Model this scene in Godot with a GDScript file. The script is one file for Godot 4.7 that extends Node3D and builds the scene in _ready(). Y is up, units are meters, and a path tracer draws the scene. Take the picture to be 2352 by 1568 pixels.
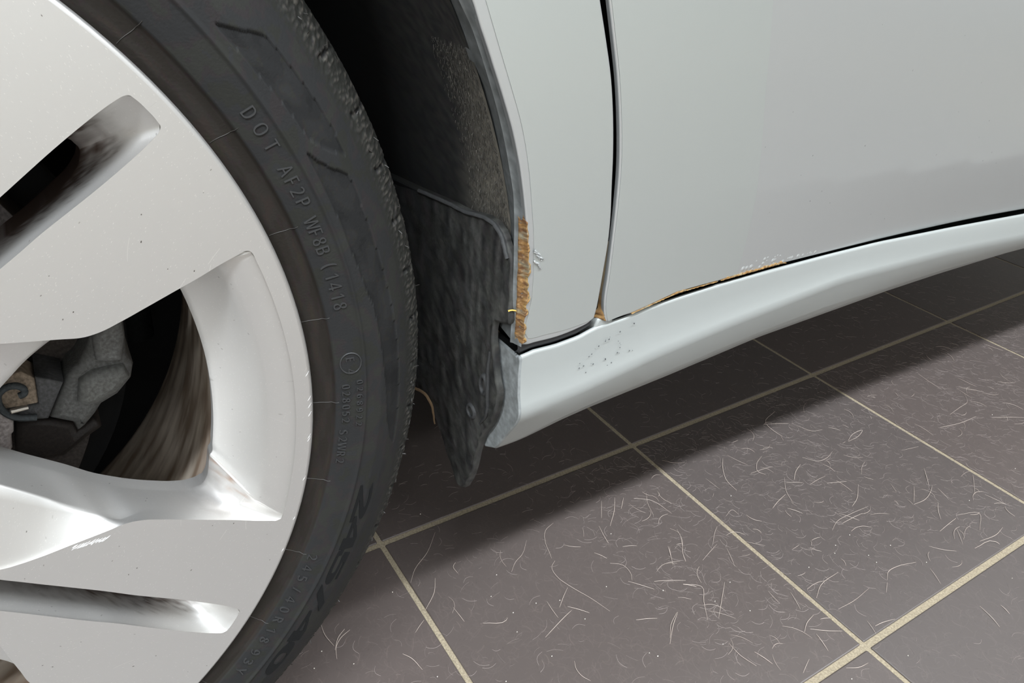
extends Node3D
# A close view of a silver car's front wheel, wing, door and side skirt on a tiled workshop floor. Metres; x runs rearwards along the car, y up, z outwards from the wheel face.

const HUB := Vector3(0.0, 0.3175, 0.0)
const WHEEL_TURN := Vector3(-0.00204, -0.03185, 0.0)
const WINDOW_AXIS := -1.24

const ARCH_C3 := [-32,3579,193,3582,359,3595,604,3610,923,3620,1152,3628,1316,3633,1579,3642,1858,3647,2130,3646,2357,3647,2630,3654,2812,3667]
const ARCH_C2 := [30,3561,313,3568,564,3577,882,3596,1109,3615,1303,3630,1540,3634,1757,3640,2018,3645,2242,3648,2615,3656,2808,3649]
const ARCH_C1 := [1079,3679,1393,3674,1793,3684,2109,3685,2329,3664,2489,3671,2743,3674]
const FENDER_REAR := [3895,4883,3945,4732,4005,4535,4045,4339,4070,4160,4087,3974,4103,3803,4107,3670,4100,3504,4093,3366,4083,3239,4074,3193]
const FENDER_BOTTOM := [4074,3193,4030,3167,3969,3153,3817,3136,3667,3141,3617,3142,3579,3155]
const DOOR_FRONT := [3946,4881,3989,4730,4043,4533,4090,4299,4120,4080,4131,3859,4134,3645,4136,3428,4134,3286,4152,3186,4170,3140]
const DOOR_BOTTOM := [4170,3140,4299,3149,4355,3149,4533,3175,4702,3202,5063,3197,5580,3186,6162,3159,6816,3128,7548,3088,8352,3043,8964,2994]
const FENDER_FILM := [3301,4884,3376,4690,3439,4531,3501,4363,3552,4159,3587,3944,3604,3829,3621,3640,3626,3443,3619,3184,3738,3176,3889,3170,4029,3182]
const DOOR_FILM := [5037,4847,5080,4629,5122,4373,5176,4097,5218,3828,5241,3541,5238,3362,5233,3207]
const SKIRT_TOP := [3595,3064,3680,3077,3831,3071,3987,3082,4063,3102,4116,3114,4183,3117,4313,3121,4546,3146,4767,3157,5117,3165,5574,3161,6126,3152,6744,3134,7716,3073,8829,2992]
const SKIRT_CREASE := [3628,2695,4044,2727,4662,2807,5290,2861,6383,2929,7772,2874]
const SKIRT_BOTTOM := [3574,2298,3643,2308,3858,2349,4252,2388,4920,2426,5793,2491,7281,2517,8048,2513,8908,2494,9539,2477]
const SKIRT_END := [-10,3043,31,3071,238,3055,236,2881,260,2726,238,2612,122,2417,19,2259,-96,2191,-172,2209]
const FLAP := [-803,3698,-524,3711,-319,3725,-151,3760,-14,3765,54,3735,105,3693,153,3638,182,3499,189,3371,194,3261,115,3224,52,3201,34,3115,50,3022,83,2893,125,2781,118,2669,59,2502,-46,2331,-99,2190,-163,1981,-239,1810,-334,1679,-422,1659,-475,1751,-573,1934,-703,2170]
const FLAP_RIB := [-803,3698,-524,3711,-319,3725,-151,3760,-14,3765,54,3735,105,3693,140,3633]
const LINER_EDGE := [-1010,2182,-835,2237,-702,2244,-657,2180]
const CALIPER := [1564,118,1646,174,1737,194,1724,74,1711,-24,1731,-96,1705,-175,1631,-248,1544,-285,1500,-340,1449,-390,1400,-419,1393,-357,1294,-293,1352,-193,1405,-104,1435,-66,1485,-26,1539,56]
const CAL_TOP := [1569,51,1569,3,1620,-17,1683,-24,1722,106,1728,209,1643,194,1580,148]
const CAL_LOW := [1471,-93,1536,-60,1612,-56,1684,-61,1700,-129,1629,-199,1548,-237,1482,-251,1441,-211]
const BRACKET := [1296,-14,1407,-81,1355,-169,1298,-268,1204,-247,1138,-209,1123,-160,1186,-167,1276,-170]
const PAD := [1108,-9,1194,11,1247,20,1293,-34,1278,-177,1223,-204,1108,-187,1069,-162]
const CLIP := [1213,-81,1234,-75,1241,-54,1219,-25,1173,-21,1134,-49,1124,-96,1134,-150,1169,-193,1255,-222]
const CAL_PISTON := [1082,-146,1112,-169,1154,-236,1138,-300,1124,-314,1110,-391,1086,-420,1016,-403]
const CARRIER := [1143,-313,1286,-356,1387,-418,1393,-478,1483,-419,1511,-487,1427,-531,1306,-606,1206,-597,1116,-637,1095,-527]
const HAIRS := [[5015,-1115,4889,-1065,4797,-929,4762,-813,4742,-746],[4751,-708,4683,-660,4659,-525,4692,-403,4777,-193,4836,-4],[4669,-395,4563,-316,4485,-253],[4554,-176,4437,-139,4208,-61],[4549,-226,4673,-78],[3837,-438,4015,-363,4043,-384],[3699,-705,3705,-578,3709,-530],[4337,-792,4428,-870,4524,-914,4664,-1050],[3913,-1013,3911,-1099,3957,-1138],[5175,-434,5258,-354,5260,-245,5220,-174],[5183,-184,5246,-97,5327,1],[5762,-1104,5626,-946,5470,-810],[5614,-1134,5463,-937],[5376,-862,5326,-699,5315,-636],[6090,-1001,6005,-889,5941,-719],[5923,-1001,6055,-887,6114,-647],[5959,-497,5990,-420,5923,-292,5825,-164,5797,-102],[5790,-321,5722,-223,5662,-124],[5125,-607,5185,-494],[3712,-1065,3634,-927,3486,-798],[3427,-710,3310,-633],[5332,291,5190,369,5098,462],[5387,-68,5641,66],[5591,90,5674,169],[4972,178,5140,256],[3134,-500,3175,-426,3205,-293],[3503,-1123,3596,-1236,3786,-1366,3967,-1561],[5717,-946,5839,-1061],[5406,-538,5530,-480],[8382,-1350,8101,-1235,8070,-1101,8084,-967],[8076,-1227,8342,-1104],[8395,-1031,8469,-862,8604,-830],[8699,-822,8776,-715],[8699,-546,8837,-596,9007,-589,8867,-538,8684,-534],[7595,-832,7442,-763,7360,-659,7402,-599],[7272,-689,7571,-654],[7985,-598,8086,-464,8207,-455,8369,-504],[8179,-432,8161,-365],[7869,-527,7713,-463,7597,-382],[7544,-465,7376,-292,7309,-142],[7343,-276,7155,-228,7062,-197],[7196,-122,7272,3],[7341,311,7469,258,7690,253,7953,269],[7510,297,7810,304],[8402,487,8550,502,8759,445,8843,402],[8656,316,8429,468],[9025,189,8799,396],[10244,-270,10496,-296,10679,-316,10858,-464],[9887,-172,10179,-102,10492,-89],[10648,19,11006,214],[10735,-1023,10679,-815,10668,-642],[8635,800,8874,901,8645,1046],[8594,826,8277,854],[8472,901,8311,1072],[8498,1133,8719,1166,8893,1139],[8364,1162,8625,1220,8633,1255],[8652,593,8540,664,8444,758],[7256,984,7349,928,7470,927,7692,984],[7740,1096,7651,1263],[6515,796,6658,722,6941,695],[6366,633,6293,806],[6585,974,6759,986,7029,960],[6199,992,6286,1066,6421,1143],[6130,987,6211,940,6341,907],[6202,1052,6151,1215],[6359,966,6443,1002],[6713,1253,6793,1263,6930,1294],[6698,1185,6648,1309],[7722,1589,7687,1718,7654,1807],[7899,1678,7871,1774],[6145,1396,6230,1445,6342,1457],[5489,743,5482,883,5525,1015],[5611,913,5652,1067],[5589,85,5713,195,5610,327,5503,485],[5934,256,5600,517],[5058,505,5202,382,5338,294],[6010,-455,5952,-322,5837,-184,5801,-105],[5782,-330,5696,-179],[6174,-137,6305,-243,6384,-291],[6559,-349,6684,-377,6694,-306],[5947,-36,6207,-118],[6253,-34,6154,165],[7189,-1017,7067,-896,6949,-706,6940,-570],[9412,517,9117,715],[8152,0,7921,150,7807,187],[7998,-158,8001,39],[2677,-1096,2668,-968,2694,-839],[2826,-951,2749,-893,2687,-801],[2861,-923,2767,-882,2704,-819,2669,-714]]
const GRIT := [3322,-1104,3955,-1844,4332,-388,4033,-219,4972,-231,5382,55,4893,546,5410,-720,4527,-311,4035,-642,4599,-44,4852,488,4201,-826,4109,-401,3276,-177,4150,116,3714,125,8301,1558,7197,462,7434,440,7356,798,5972,283,5437,728,4890,544,10703,-9,6689,1581,6094,1485,8967,742,7774,1036,7666,728,7103,526,6821,-536,9925,696,7366,704,5700,371,5890,599,6744,520,5385,51,2590,-839,2486,-720,2765,-605]
const WING_FRONT := [376,2788,362,2839,348,2900,341,2913,312,2923,286,2933,252,2941,228,2936,244,2865,260,2823,294,2810,326,2796,359,2788]
const WING_REAR := [253,2780,238,2812,226,2853,213,2908,194,2913,175,2909,148,2912,110,2922,48,2940,7,2951,-76,2967,-103,2965,-95,2930,-67,2885,-2,2852,79,2828,93,2810,142,2790,185,2784,232,2780]


var mats := {}
var grain: FastNoiseLite
var fine: FastNoiseLite
var rng := RandomNumberGenerator.new()
var wing_shapes: Array[PackedVector2Array] = []
var used := {}

# ---------------------------------------------------------------- mesh helpers
class MB:
	var v := PackedVector3Array()
	var n := PackedVector3Array()
	var c := PackedColorArray()
	var ix := PackedInt32Array()

	func vert(p: Vector3, nn: Vector3, col := Color.WHITE) -> int:
		v.append(p)
		n.append(nn)
		c.append(col)
		return v.size() - 1

	func tri(a: int, b: int, d: int) -> void:   # clockwise seen from the side the normals point to
		var f := (v[d] - v[a]).cross(v[b] - v[a])
		if f.dot(n[a] + n[b] + n[d]) < 0.0:
			ix.append_array(PackedInt32Array([a, d, b]))
		else:
			ix.append_array(PackedInt32Array([a, b, d]))

	# rows of equal length joined into one smooth skin
	func loft(rows: Array, cols: Array = [], closed := false, flip := false) -> void:
		var base := v.size()
		var m: int = rows[0].size()
		for i in rows.size():
			v.append_array(rows[i])
			if cols.is_empty():
				for k in m:
					c.append(Color.WHITE)
			else:
				c.append_array(cols[i])
		var acc := PackedVector3Array()
		acc.resize(v.size() - base)
		for i in rows.size() - 1:
			for k in (m if closed else m - 1):
				var a := base + i * m + k
				var b := base + i * m + (k + 1) % m
				var d := a + m
				var e := b + m
				for t in [[a, b, e], [a, e, d]]:
					var p: int = t[0]
					var q: int = t[1]
					var r: int = t[2]
					if flip:
						var s := q
						q = r
						r = s
					var f := (v[r] - v[p]).cross(v[q] - v[p])
					if f.length_squared() < 1e-22:
						continue
					acc[p - base] += f
					acc[q - base] += f
					acc[r - base] += f
					ix.append(p)
					ix.append(q)
					ix.append(r)
		for k in acc.size():
			n.append(acc[k].normalized() if acc[k].length_squared() > 0.0 else Vector3.UP)

	func fan(ring: PackedVector3Array, up: Vector3, col := Color.WHITE) -> void:
		var flat := PackedVector2Array()
		var ax := up.cross(Vector3(0.3, 0.9, 0.21)).normalized()
		var ay := up.cross(ax)
		for p in ring:
			flat.append(Vector2(p.dot(ax), p.dot(ay)))
		var t := Geometry2D.triangulate_polygon(flat)
		var base := v.size()
		for p in ring:
			vert(p, up, col)
		for k in range(0, t.size(), 3):
			tri(base + t[k], base + t[k + 1], base + t[k + 2])

	func box(lo: Vector3, hi: Vector3, col := Color.WHITE) -> void:
		for axis in 3:
			for side in 2:
				var nn := Vector3.ZERO
				nn[axis] = 1.0 if side else -1.0
				var q := []
				for k in 4:
					var p := Vector3.ZERO
					p[axis] = hi[axis] if side else lo[axis]
					var a1 := (axis + 1) % 3
					var a2 := (axis + 2) % 3
					p[a1] = hi[a1] if k == 1 or k == 2 else lo[a1]
					p[a2] = hi[a2] if k >= 2 else lo[a2]
					q.append(vert(p, nn, col))
				tri(q[0], q[1], q[2])
				tri(q[0], q[2], q[3])

	func tube(path: PackedVector3Array, rad: float, sides := 6, col := Color.WHITE, taper := false) -> void:
		var rows := []
		for s in sides:
			rows.append(PackedVector3Array())
		rows.append(PackedVector3Array())
		for i in path.size():
			var d := (path[mini(i + 1, path.size() - 1)] - path[maxi(i - 1, 0)]).normalized()
			var ax := d.cross(Vector3(0.12, 0.97, 0.2)).normalized()
			var ay := d.cross(ax)
			var r := rad
			if taper:
				r *= 0.35 + 0.65 * sin(PI * clampf(0.08 + 0.84 * i / maxf(1.0, path.size() - 1), 0, 1))
			for s in sides + 1:
				var t := TAU * s / sides
				rows[s].append(path[i] + (ax * cos(t) + ay * sin(t)) * r)
		var cols := []
		for s in sides + 1:
			var pc := PackedColorArray()
			pc.resize(path.size())
			pc.fill(col)
			cols.append(pc)
		loft(rows, cols)

	func mesh() -> ArrayMesh:
		var a := []
		a.resize(Mesh.ARRAY_MAX)
		a[Mesh.ARRAY_VERTEX] = v
		a[Mesh.ARRAY_NORMAL] = n
		a[Mesh.ARRAY_COLOR] = c
		a[Mesh.ARRAY_INDEX] = ix
		var m := ArrayMesh.new()
		m.add_surface_from_arrays(Mesh.PRIMITIVE_TRIANGLES, a)
		return m

func part(called: String, mb: MB, m: Material, parent: Node3D, label := "") -> MeshInstance3D:
	return part_mesh(called, mb.mesh(), m, parent, label)

func part_mesh(called: String, mesh: Mesh, m: Material, parent: Node3D, label := "") -> MeshInstance3D:
	var o := MeshInstance3D.new()
	o.name = called
	o.mesh = mesh
	o.material_override = m
	o.cast_shadow = GeometryInstance3D.SHADOW_CASTING_SETTING_ON
	parent.add_child(o, true)
	if label:
		o.set_meta("label", label)
	return o

func numbered(called: String) -> String:
	var k: int = used.get(called, 0)
	used[called] = k + 1
	return called if k == 0 else "%s_%03d" % [called, k]

func tag(o: Node3D, label: String, category: String, group := "") -> void:
	o.set_meta("label", label)
	o.set_meta("category", category)
	if group:
		o.set_meta("group", group)

func pts(a: Array, s := 1e-4) -> PackedVector2Array:
	var p := PackedVector2Array()
	for k in range(0, a.size(), 2):
		p.append(Vector2(a[k], a[k + 1]) * s)
	return p

# the same polyline, rounded through its points, with sub steps per piece
func smoothed(p: PackedVector2Array, sub := 5) -> PackedVector2Array:
	var out := PackedVector2Array()
	var dirs := PackedVector2Array()
	for i in p.size():
		var d0 := p[i] - p[maxi(i - 1, 0)]
		var d1 := p[mini(i + 1, p.size() - 1)] - p[i]
		var l0 := d0.length()
		var l1 := d1.length()
		if l0 < 1e-7:
			dirs.append(d1.normalized())
		elif l1 < 1e-7:
			dirs.append(d0.normalized())
		else:
			dirs.append((d0 / l0 * l1 + d1 / l1 * l0) / (l0 + l1))
	for i in p.size() - 1:
		var l := p[i].distance_to(p[i + 1])
		for k in sub:
			var t := float(k) / sub
			var t2 := t * t
			var t3 := t2 * t
			out.append(p[i] * (2 * t3 - 3 * t2 + 1) + dirs[i] * l * (t3 - 2 * t2 + t) + p[i + 1] * (3 * t2 - 2 * t3) + dirs[i + 1] * l * (t3 - t2))
	out.append(p[p.size() - 1])
	return out

func spaced(p: PackedVector2Array, step: float) -> PackedVector2Array:
	var out := PackedVector2Array([p[0]])
	for i in p.size() - 1:
		var k := maxi(1, int(ceil(p[i].distance_to(p[i + 1]) / step)))
		for j in range(1, k + 1):
			out.append(p[i].lerp(p[i + 1], float(j) / k))
	return out

# moved sideways by d (to the left of the walking direction), closed or open
func aside(p: PackedVector2Array, d: float, closed := false) -> PackedVector2Array:
	var out := PackedVector2Array()
	var m := p.size()
	for i in m:
		var a := p[(i - 1 + m) % m] if closed else p[maxi(i - 1, 0)]
		var b := p[(i + 1) % m] if closed else p[mini(i + 1, m - 1)]
		var t1 := (p[i] - a).normalized()
		var t2 := (b - p[i]).normalized()
		if t1 == Vector2.ZERO:
			t1 = t2
		if t2 == Vector2.ZERO:
			t2 = t1
		var t := (t1 + t2).normalized()
		var nn := Vector2(-t.y, t.x)
		out.append(p[i] + nn * d / maxf(0.5, sqrt(maxf(0.0, (1.0 + t1.dot(t2)) / 2.0))))
	return out

func at_x(p: PackedVector2Array, x: float) -> float:
	if x <= p[0].x:
		return p[0].y + (p[1].y - p[0].y) / (p[1].x - p[0].x) * maxf(x - p[0].x, -0.02)
	for i in p.size() - 1:
		if x <= p[i + 1].x:
			return lerpf(p[i].y, p[i + 1].y, (x - p[i].x) / (p[i + 1].x - p[i].x))
	return p[p.size() - 1].y

# a sheet over the outline poly, at height z(x, y) above its plane, cut into cells so that it can curve
func sheet(mb: MB, poly: PackedVector2Array, z: Callable, cell: float, col = null) -> void:
	var lo := poly[0]
	var hi := poly[0]
	for p in poly:
		lo = lo.min(p)
		hi = hi.max(p)
	var x := lo.x
	while x < hi.x:
		var strip := PackedVector2Array([Vector2(x, lo.y - 1), Vector2(x + cell, lo.y - 1), Vector2(x + cell, hi.y + 1), Vector2(x, hi.y + 1)])
		for piece in Geometry2D.intersect_polygons(strip, poly):
			var y0 := 1e9
			var y1 := -1e9
			for p in piece:
				y0 = minf(y0, p.y)
				y1 = maxf(y1, p.y)
			var y: float = lo.y + floor((y0 - lo.y) / cell) * cell
			while y < y1:
				var sq := PackedVector2Array([Vector2(x - 1, y), Vector2(x + cell + 1, y), Vector2(x + cell + 1, y + cell), Vector2(x - 1, y + cell)])
				for bit in Geometry2D.intersect_polygons(sq, piece):
					var t := Geometry2D.triangulate_polygon(bit)
					var base := mb.v.size()
					for p in bit:
						var zz: float = z.call(p.x, p.y)
						var h := 0.0008
						var zx: float = z.call(p.x + h, p.y)
						var zy: float = z.call(p.x, p.y + h)
						mb.vert(Vector3(p.x, p.y, zz), Vector3(-(zx - zz) / h, -(zy - zz) / h, 1.0).normalized(), Color.WHITE if col == null else col.call(p.x, p.y))
					for k in range(0, t.size(), 3):
						mb.tri(base + t[k], base + t[k + 1], base + t[k + 2])
				y += cell
		x += cell

# a pressed panel: the sheet with a rounded edge turned in all the way round
func pressed(mb: MB, outline: PackedVector2Array, z: Callable, cell: float, r: float, deep: float) -> void:
	var o := spaced(outline, cell * 0.4)
	if Geometry2D.is_polygon_clockwise(o) :
		o.reverse()
	var rows := []
	for k in 5:
		var t := k / 4.0 * PI / 2
		rows.append([r * (1.0 - sin(t)), -r * (1.0 - cos(t))])
	rows.append([0.0, -deep])
	var ins := aside(o, r, true)
	sheet(mb, ins, z, cell)
	var lines := []
	for q in rows:
		var line := PackedVector3Array()
		var a := aside(o, q[0], true)
		for i in a.size():
			var zz: float = z.call(a[i].x, a[i].y)
			line.append(Vector3(a[i].x, a[i].y, zz + q[1]))
		lines.append(line)
	mb.loft(lines, [], true, true)

func lathe(mb: MB, prof: PackedVector2Array, from_deg: float, to_deg: float, steps: int, col = null) -> void:
	var rows := []
	var cols := []
	for i in steps + 1:
		var a := deg_to_rad(lerpf(from_deg, to_deg, float(i) / steps))
		var row := PackedVector3Array()
		var rc := PackedColorArray()
		for p in prof:
			row.append(Vector3(cos(a) * p.x, sin(a) * p.x, p.y))
			rc.append(Color.WHITE if col == null else col.call(rad_to_deg(a), p.x, p.y))
		rows.append(row)
		cols.append(rc)
	mb.loft(rows, cols)

# an extruded outline (in x, y) between depths z0 and z1 with a bevelled front edge
func slab(mb: MB, outline: PackedVector2Array, z0: float, z1: float, bevel: float, col := Color.WHITE) -> void:
	var o := outline.duplicate()
	if Geometry2D.is_polygon_clockwise(o):
		o.reverse()
	var ins := aside(o, bevel, true)
	var lines := []
	var cols := []
	for q in [[ins, z1], [aside(o, bevel * 0.3, true), z1 - bevel * 0.3], [o, z1 - bevel], [o, z0]]:
		var line := PackedVector3Array()
		var lc := PackedColorArray()
		for p in q[0]:
			line.append(Vector3(p.x, p.y, q[1]))
			lc.append(col)
		lines.append(line)
		cols.append(lc)
	mb.loft(lines, cols, true, true)
	mb.fan(lines[0], Vector3(0, 0, 1), col)
	mb.fan(lines[3], Vector3(0, 0, -1), col)

# ---------------------------------------------------------------- materials
func noise_texture(freq: float, seed_: int, dark: Color, light: Color, normal := false, kind := FastNoiseLite.TYPE_SIMPLEX_SMOOTH, size := 512) -> NoiseTexture2D:
	var f := FastNoiseLite.new()
	f.seed = seed_
	f.noise_type = kind
	f.frequency = freq
	f.fractal_octaves = 4
	var t := NoiseTexture2D.new()
	t.width = size
	t.height = size
	t.seamless = true
	t.noise = f
	if normal:
		t.as_normal_map = true
		t.bump_strength = 6.0
	else:
		var g := Gradient.new()
		g.set_color(0, dark)
		g.set_color(1, light)
		t.color_ramp = g
	return t

func material(called: String, albedo: Color, rough: float, metal := 0.0) -> StandardMaterial3D:
	var m := StandardMaterial3D.new()
	m.resource_name = called
	m.albedo_color = albedo
	m.roughness = rough
	m.metallic = metal
	m.vertex_color_use_as_albedo = true
	mats[called] = m
	return m

func triplanar(m: StandardMaterial3D, per_metre: float, tex: Texture2D = null, normal: Texture2D = null, strength := 0.3) -> void:
	m.uv1_triplanar = true
	m.uv1_scale = Vector3.ONE * per_metre
	if tex:
		m.albedo_texture = tex
	if normal:
		m.normal_enabled = true
		m.normal_texture = normal
		m.normal_scale = strength

# plain ground with small flecks of other tones, drawn as short strokes
func flecked(size: int, ground: Color, seed_: int, sets: Array) -> ImageTexture:
	var r := RandomNumberGenerator.new()
	r.seed = seed_
	var im := Image.create_empty(size, size, false, Image.FORMAT_RGB8)
	im.fill(ground)
	for s in sets:   # [count, colour, least length, most length, slant, spread, bend, width]
		for k in s[0]:
			var p := Vector2(r.randf() * size, r.randf() * size)
			var a: float = s[4] + r.randf_range(-s[5], s[5])
			var l := r.randf_range(s[2], s[3])
			var bend := r.randf_range(-s[6], s[6])
			var mix := r.randf_range(0.25, 1.0)
			for j in int(l):
				p += Vector2(cos(a), sin(a))
				a += bend
				for w in s[7]:
					var q := Vector2i(posmod(int(p.x) + w, size), posmod(int(p.y), size))
					im.set_pixelv(q, im.get_pixelv(q).lerp(s[1], mix))
	im.resize(size / 2, size / 2, Image.INTERPOLATE_BILINEAR)
	return ImageTexture.create_from_image(im)

func make_materials() -> void:
	grain = FastNoiseLite.new()
	grain.seed = 5
	grain.frequency = 1.0
	grain.fractal_octaves = 4
	fine = FastNoiseLite.new()
	fine.seed = 9
	fine.frequency = 1.0
	fine.fractal_octaves = 2
	var m := material("silver_paint", Color(0.845, 0.852, 0.848), 0.42, 0.7)
	triplanar(m, 5.0, flecked(2048, Color(0.93, 0.93, 0.93), 3, [[26, Color(0.35, 0.36, 0.36), 4, 11, 2.0, 0.6, 0.0, 4], [70, Color(1, 1, 1), 4, 10, 2.0, 1.2, 0.0, 2]]))
	m.clearcoat_enabled = true
	m.clearcoat = 0.25
	m.clearcoat_roughness = 0.12
	m = material("protective_film", Color(0.785, 0.802, 0.79), 0.42, 0.7)
	m.clearcoat_enabled = true
	m.clearcoat = 0.25
	m.clearcoat_roughness = 0.12
	m = material("skirt_paint", Color(0.67, 0.682, 0.67), 0.40, 0.2)
	m.clearcoat_enabled = true
	m.clearcoat = 0.2
	m.clearcoat_roughness = 0.15
	m = material("dusty_shade_paint", Color(0.66, 0.675, 0.675), 0.6, 0.2)  # dusty, and darkened further to paint in shade on wheel-facing faces
	triplanar(m, 8.0, noise_texture(0.03, 64, Color(0.72, 0.72, 0.71), Color(1, 1, 1)))
	m = material("wheel_paint", Color(0.95, 0.94, 0.925), 0.49, 0.88)
	triplanar(m, 7.0, flecked(2048, Color(0.89, 0.89, 0.89), 8, [[2600, Color(1, 1, 1), 3, 12, 2.3, 0.4, 0.02, 3], [40, Color(0.3, 0.28, 0.26), 5, 14, 2.1, 0.3, 0.0, 5], [6, Color(1, 1, 1), 70, 160, 2.2, 0.3, 0.006, 3]]))
	m = material("scuff", Color(0.80, 0.79, 0.78), 0.6)
	m = material("barrel_paint", Color(1, 1, 1), 0.6, 0.1)
	m = material("tyre_rubber", Color(0.9, 0.9, 0.9), 0.72)
	m.metallic_specular = 0.35
	triplanar(m, 14.0, null, noise_texture(0.08, 4, Color.BLACK, Color.WHITE, true), 0.12)
	m = material("raised_rubber", Color(1, 1, 1), 0.5)
	m = material("knurled_rubber", Color(1, 1, 1), 0.9)
	m.metallic_specular = 0.2
	m = material("black_plastic", Color(1, 1, 1), 0.68)
	triplanar(m, 11.0, noise_texture(0.05, 14, Color(0.78, 0.78, 0.77), Color(1, 1, 1)), noise_texture(0.09, 24, Color.BLACK, Color.WHITE, true), 0.12)
	m = material("seal_rubber", Color(0.17, 0.17, 0.18), 0.5)
	m = material("felt", Color(1, 1, 1), 0.95)
	m = material("rust", Color(1, 1, 1), 0.92)
	m = material("iron", Color(1, 1, 1), 0.7, 0.15)
	triplanar(m, 16.0, noise_texture(0.05, 34, Color(0.62, 0.61, 0.59), Color(1, 1, 1)), noise_texture(0.10, 44, Color.BLACK, Color.WHITE, true), 0.25)
	m = material("bare_steel", Color(0.75, 0.73, 0.7), 0.3, 0.9)
	m = material("shell_black", Color(0.03, 0.03, 0.03), 0.9)
	m = material("grout", Color(0.72, 0.665, 0.565), 0.9)
	triplanar(m, 9.0, noise_texture(0.09, 54, Color(0.72, 0.71, 0.7), Color(1, 1, 1)))
	for k in 3:
		m = material("tile_%d" % k, [Color(0.478, 0.432, 0.410), Color(0.470, 0.429, 0.410), Color(0.483, 0.434, 0.412)][k], 0.42)
		triplanar(m, 2.3, flecked(2048, Color(0.78, 0.78, 0.78), 20 + k, [[5200, Color(0.88, 0.88, 0.88), 12, 90, 0.0, PI, 0.05, 2], [900, Color(0.98, 0.97, 0.96), 10, 60, 0.0, PI, 0.04, 2], [2500, Color(0.70, 0.70, 0.70), 4, 12, 0.0, PI, 0.1, 3]]) if k == 0 else mats["tile_0"].albedo_texture)
		m.metallic_specular = 0.7
		m.uv1_world_triplanar = true
		m.uv1_offset = Vector3(0.37, 0, 0.21) * k
	m = material("hair", Color(0.74, 0.68, 0.635), 0.5)
	m = material("hair_fuzz", Color(0.64, 0.59, 0.565), 0.7)
	m = material("grit", Color(0.9, 0.87, 0.82), 0.4)
	m = material("wall_paint", Color(0.80, 0.80, 0.79), 0.9)
	m = material("ceiling_paint", Color(0.86, 0.86, 0.85), 0.95)
	m = material("fixture", Color(0.9, 0.9, 0.9), 0.5)
	m = material("lamp_glow", Color(1, 1, 1), 0.5)
	m.emission_enabled = true
	m.emission = Color(1.0, 0.98, 0.94)
	m.emission_energy_multiplier = 4.0

# ---------------------------------------------------------------- the car's side
func body_z(x: float, y: float) -> float:
	var yc := 0.377 - 0.020 * clampf((x - 0.55) / 0.3, 0, 1)
	var s := clampf((x - 0.42) / 0.38, 0, 1)
	s = s * s * (3 - 2 * s)
	var d := (yc - y) / 0.013
	var sp := 0.013 * (d if d > 30 else log(1.0 + exp(d)))
	var up := maxf(0.0, y - yc)
	return 0.0270 - (0.02 + 0.15 * s) * sp - 0.004 * s * (1.0 - exp(-up / 0.03)) - 0.06 * pow(maxf(0.0, y - 0.40), 2)

func film_z(x: float, y: float) -> float:
	return body_z(x, y) + 0.0003

func arch_r(table: Array, deg: float) -> float:
	var m := table.size()
	if deg <= table[0] / 100.0:
		return table[1] * 1e-4
	for k in range(0, m - 2, 2):
		if deg <= table[k + 2] / 100.0:
			return lerpf(table[k + 1], table[k + 3], (deg - table[k] / 100.0) / ((table[k + 2] - table[k]) / 100.0)) * 1e-4
	return lerpf(table[m - 1] * 1e-4, 0.366, clampf((deg - table[m - 2] / 100.0) / 20.0, 0, 1))

func on_arch(r: float, deg: float) -> Vector2:
	return Vector2(HUB.x + r * cos(deg_to_rad(deg)), HUB.y + r * sin(deg_to_rad(deg)))

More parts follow.
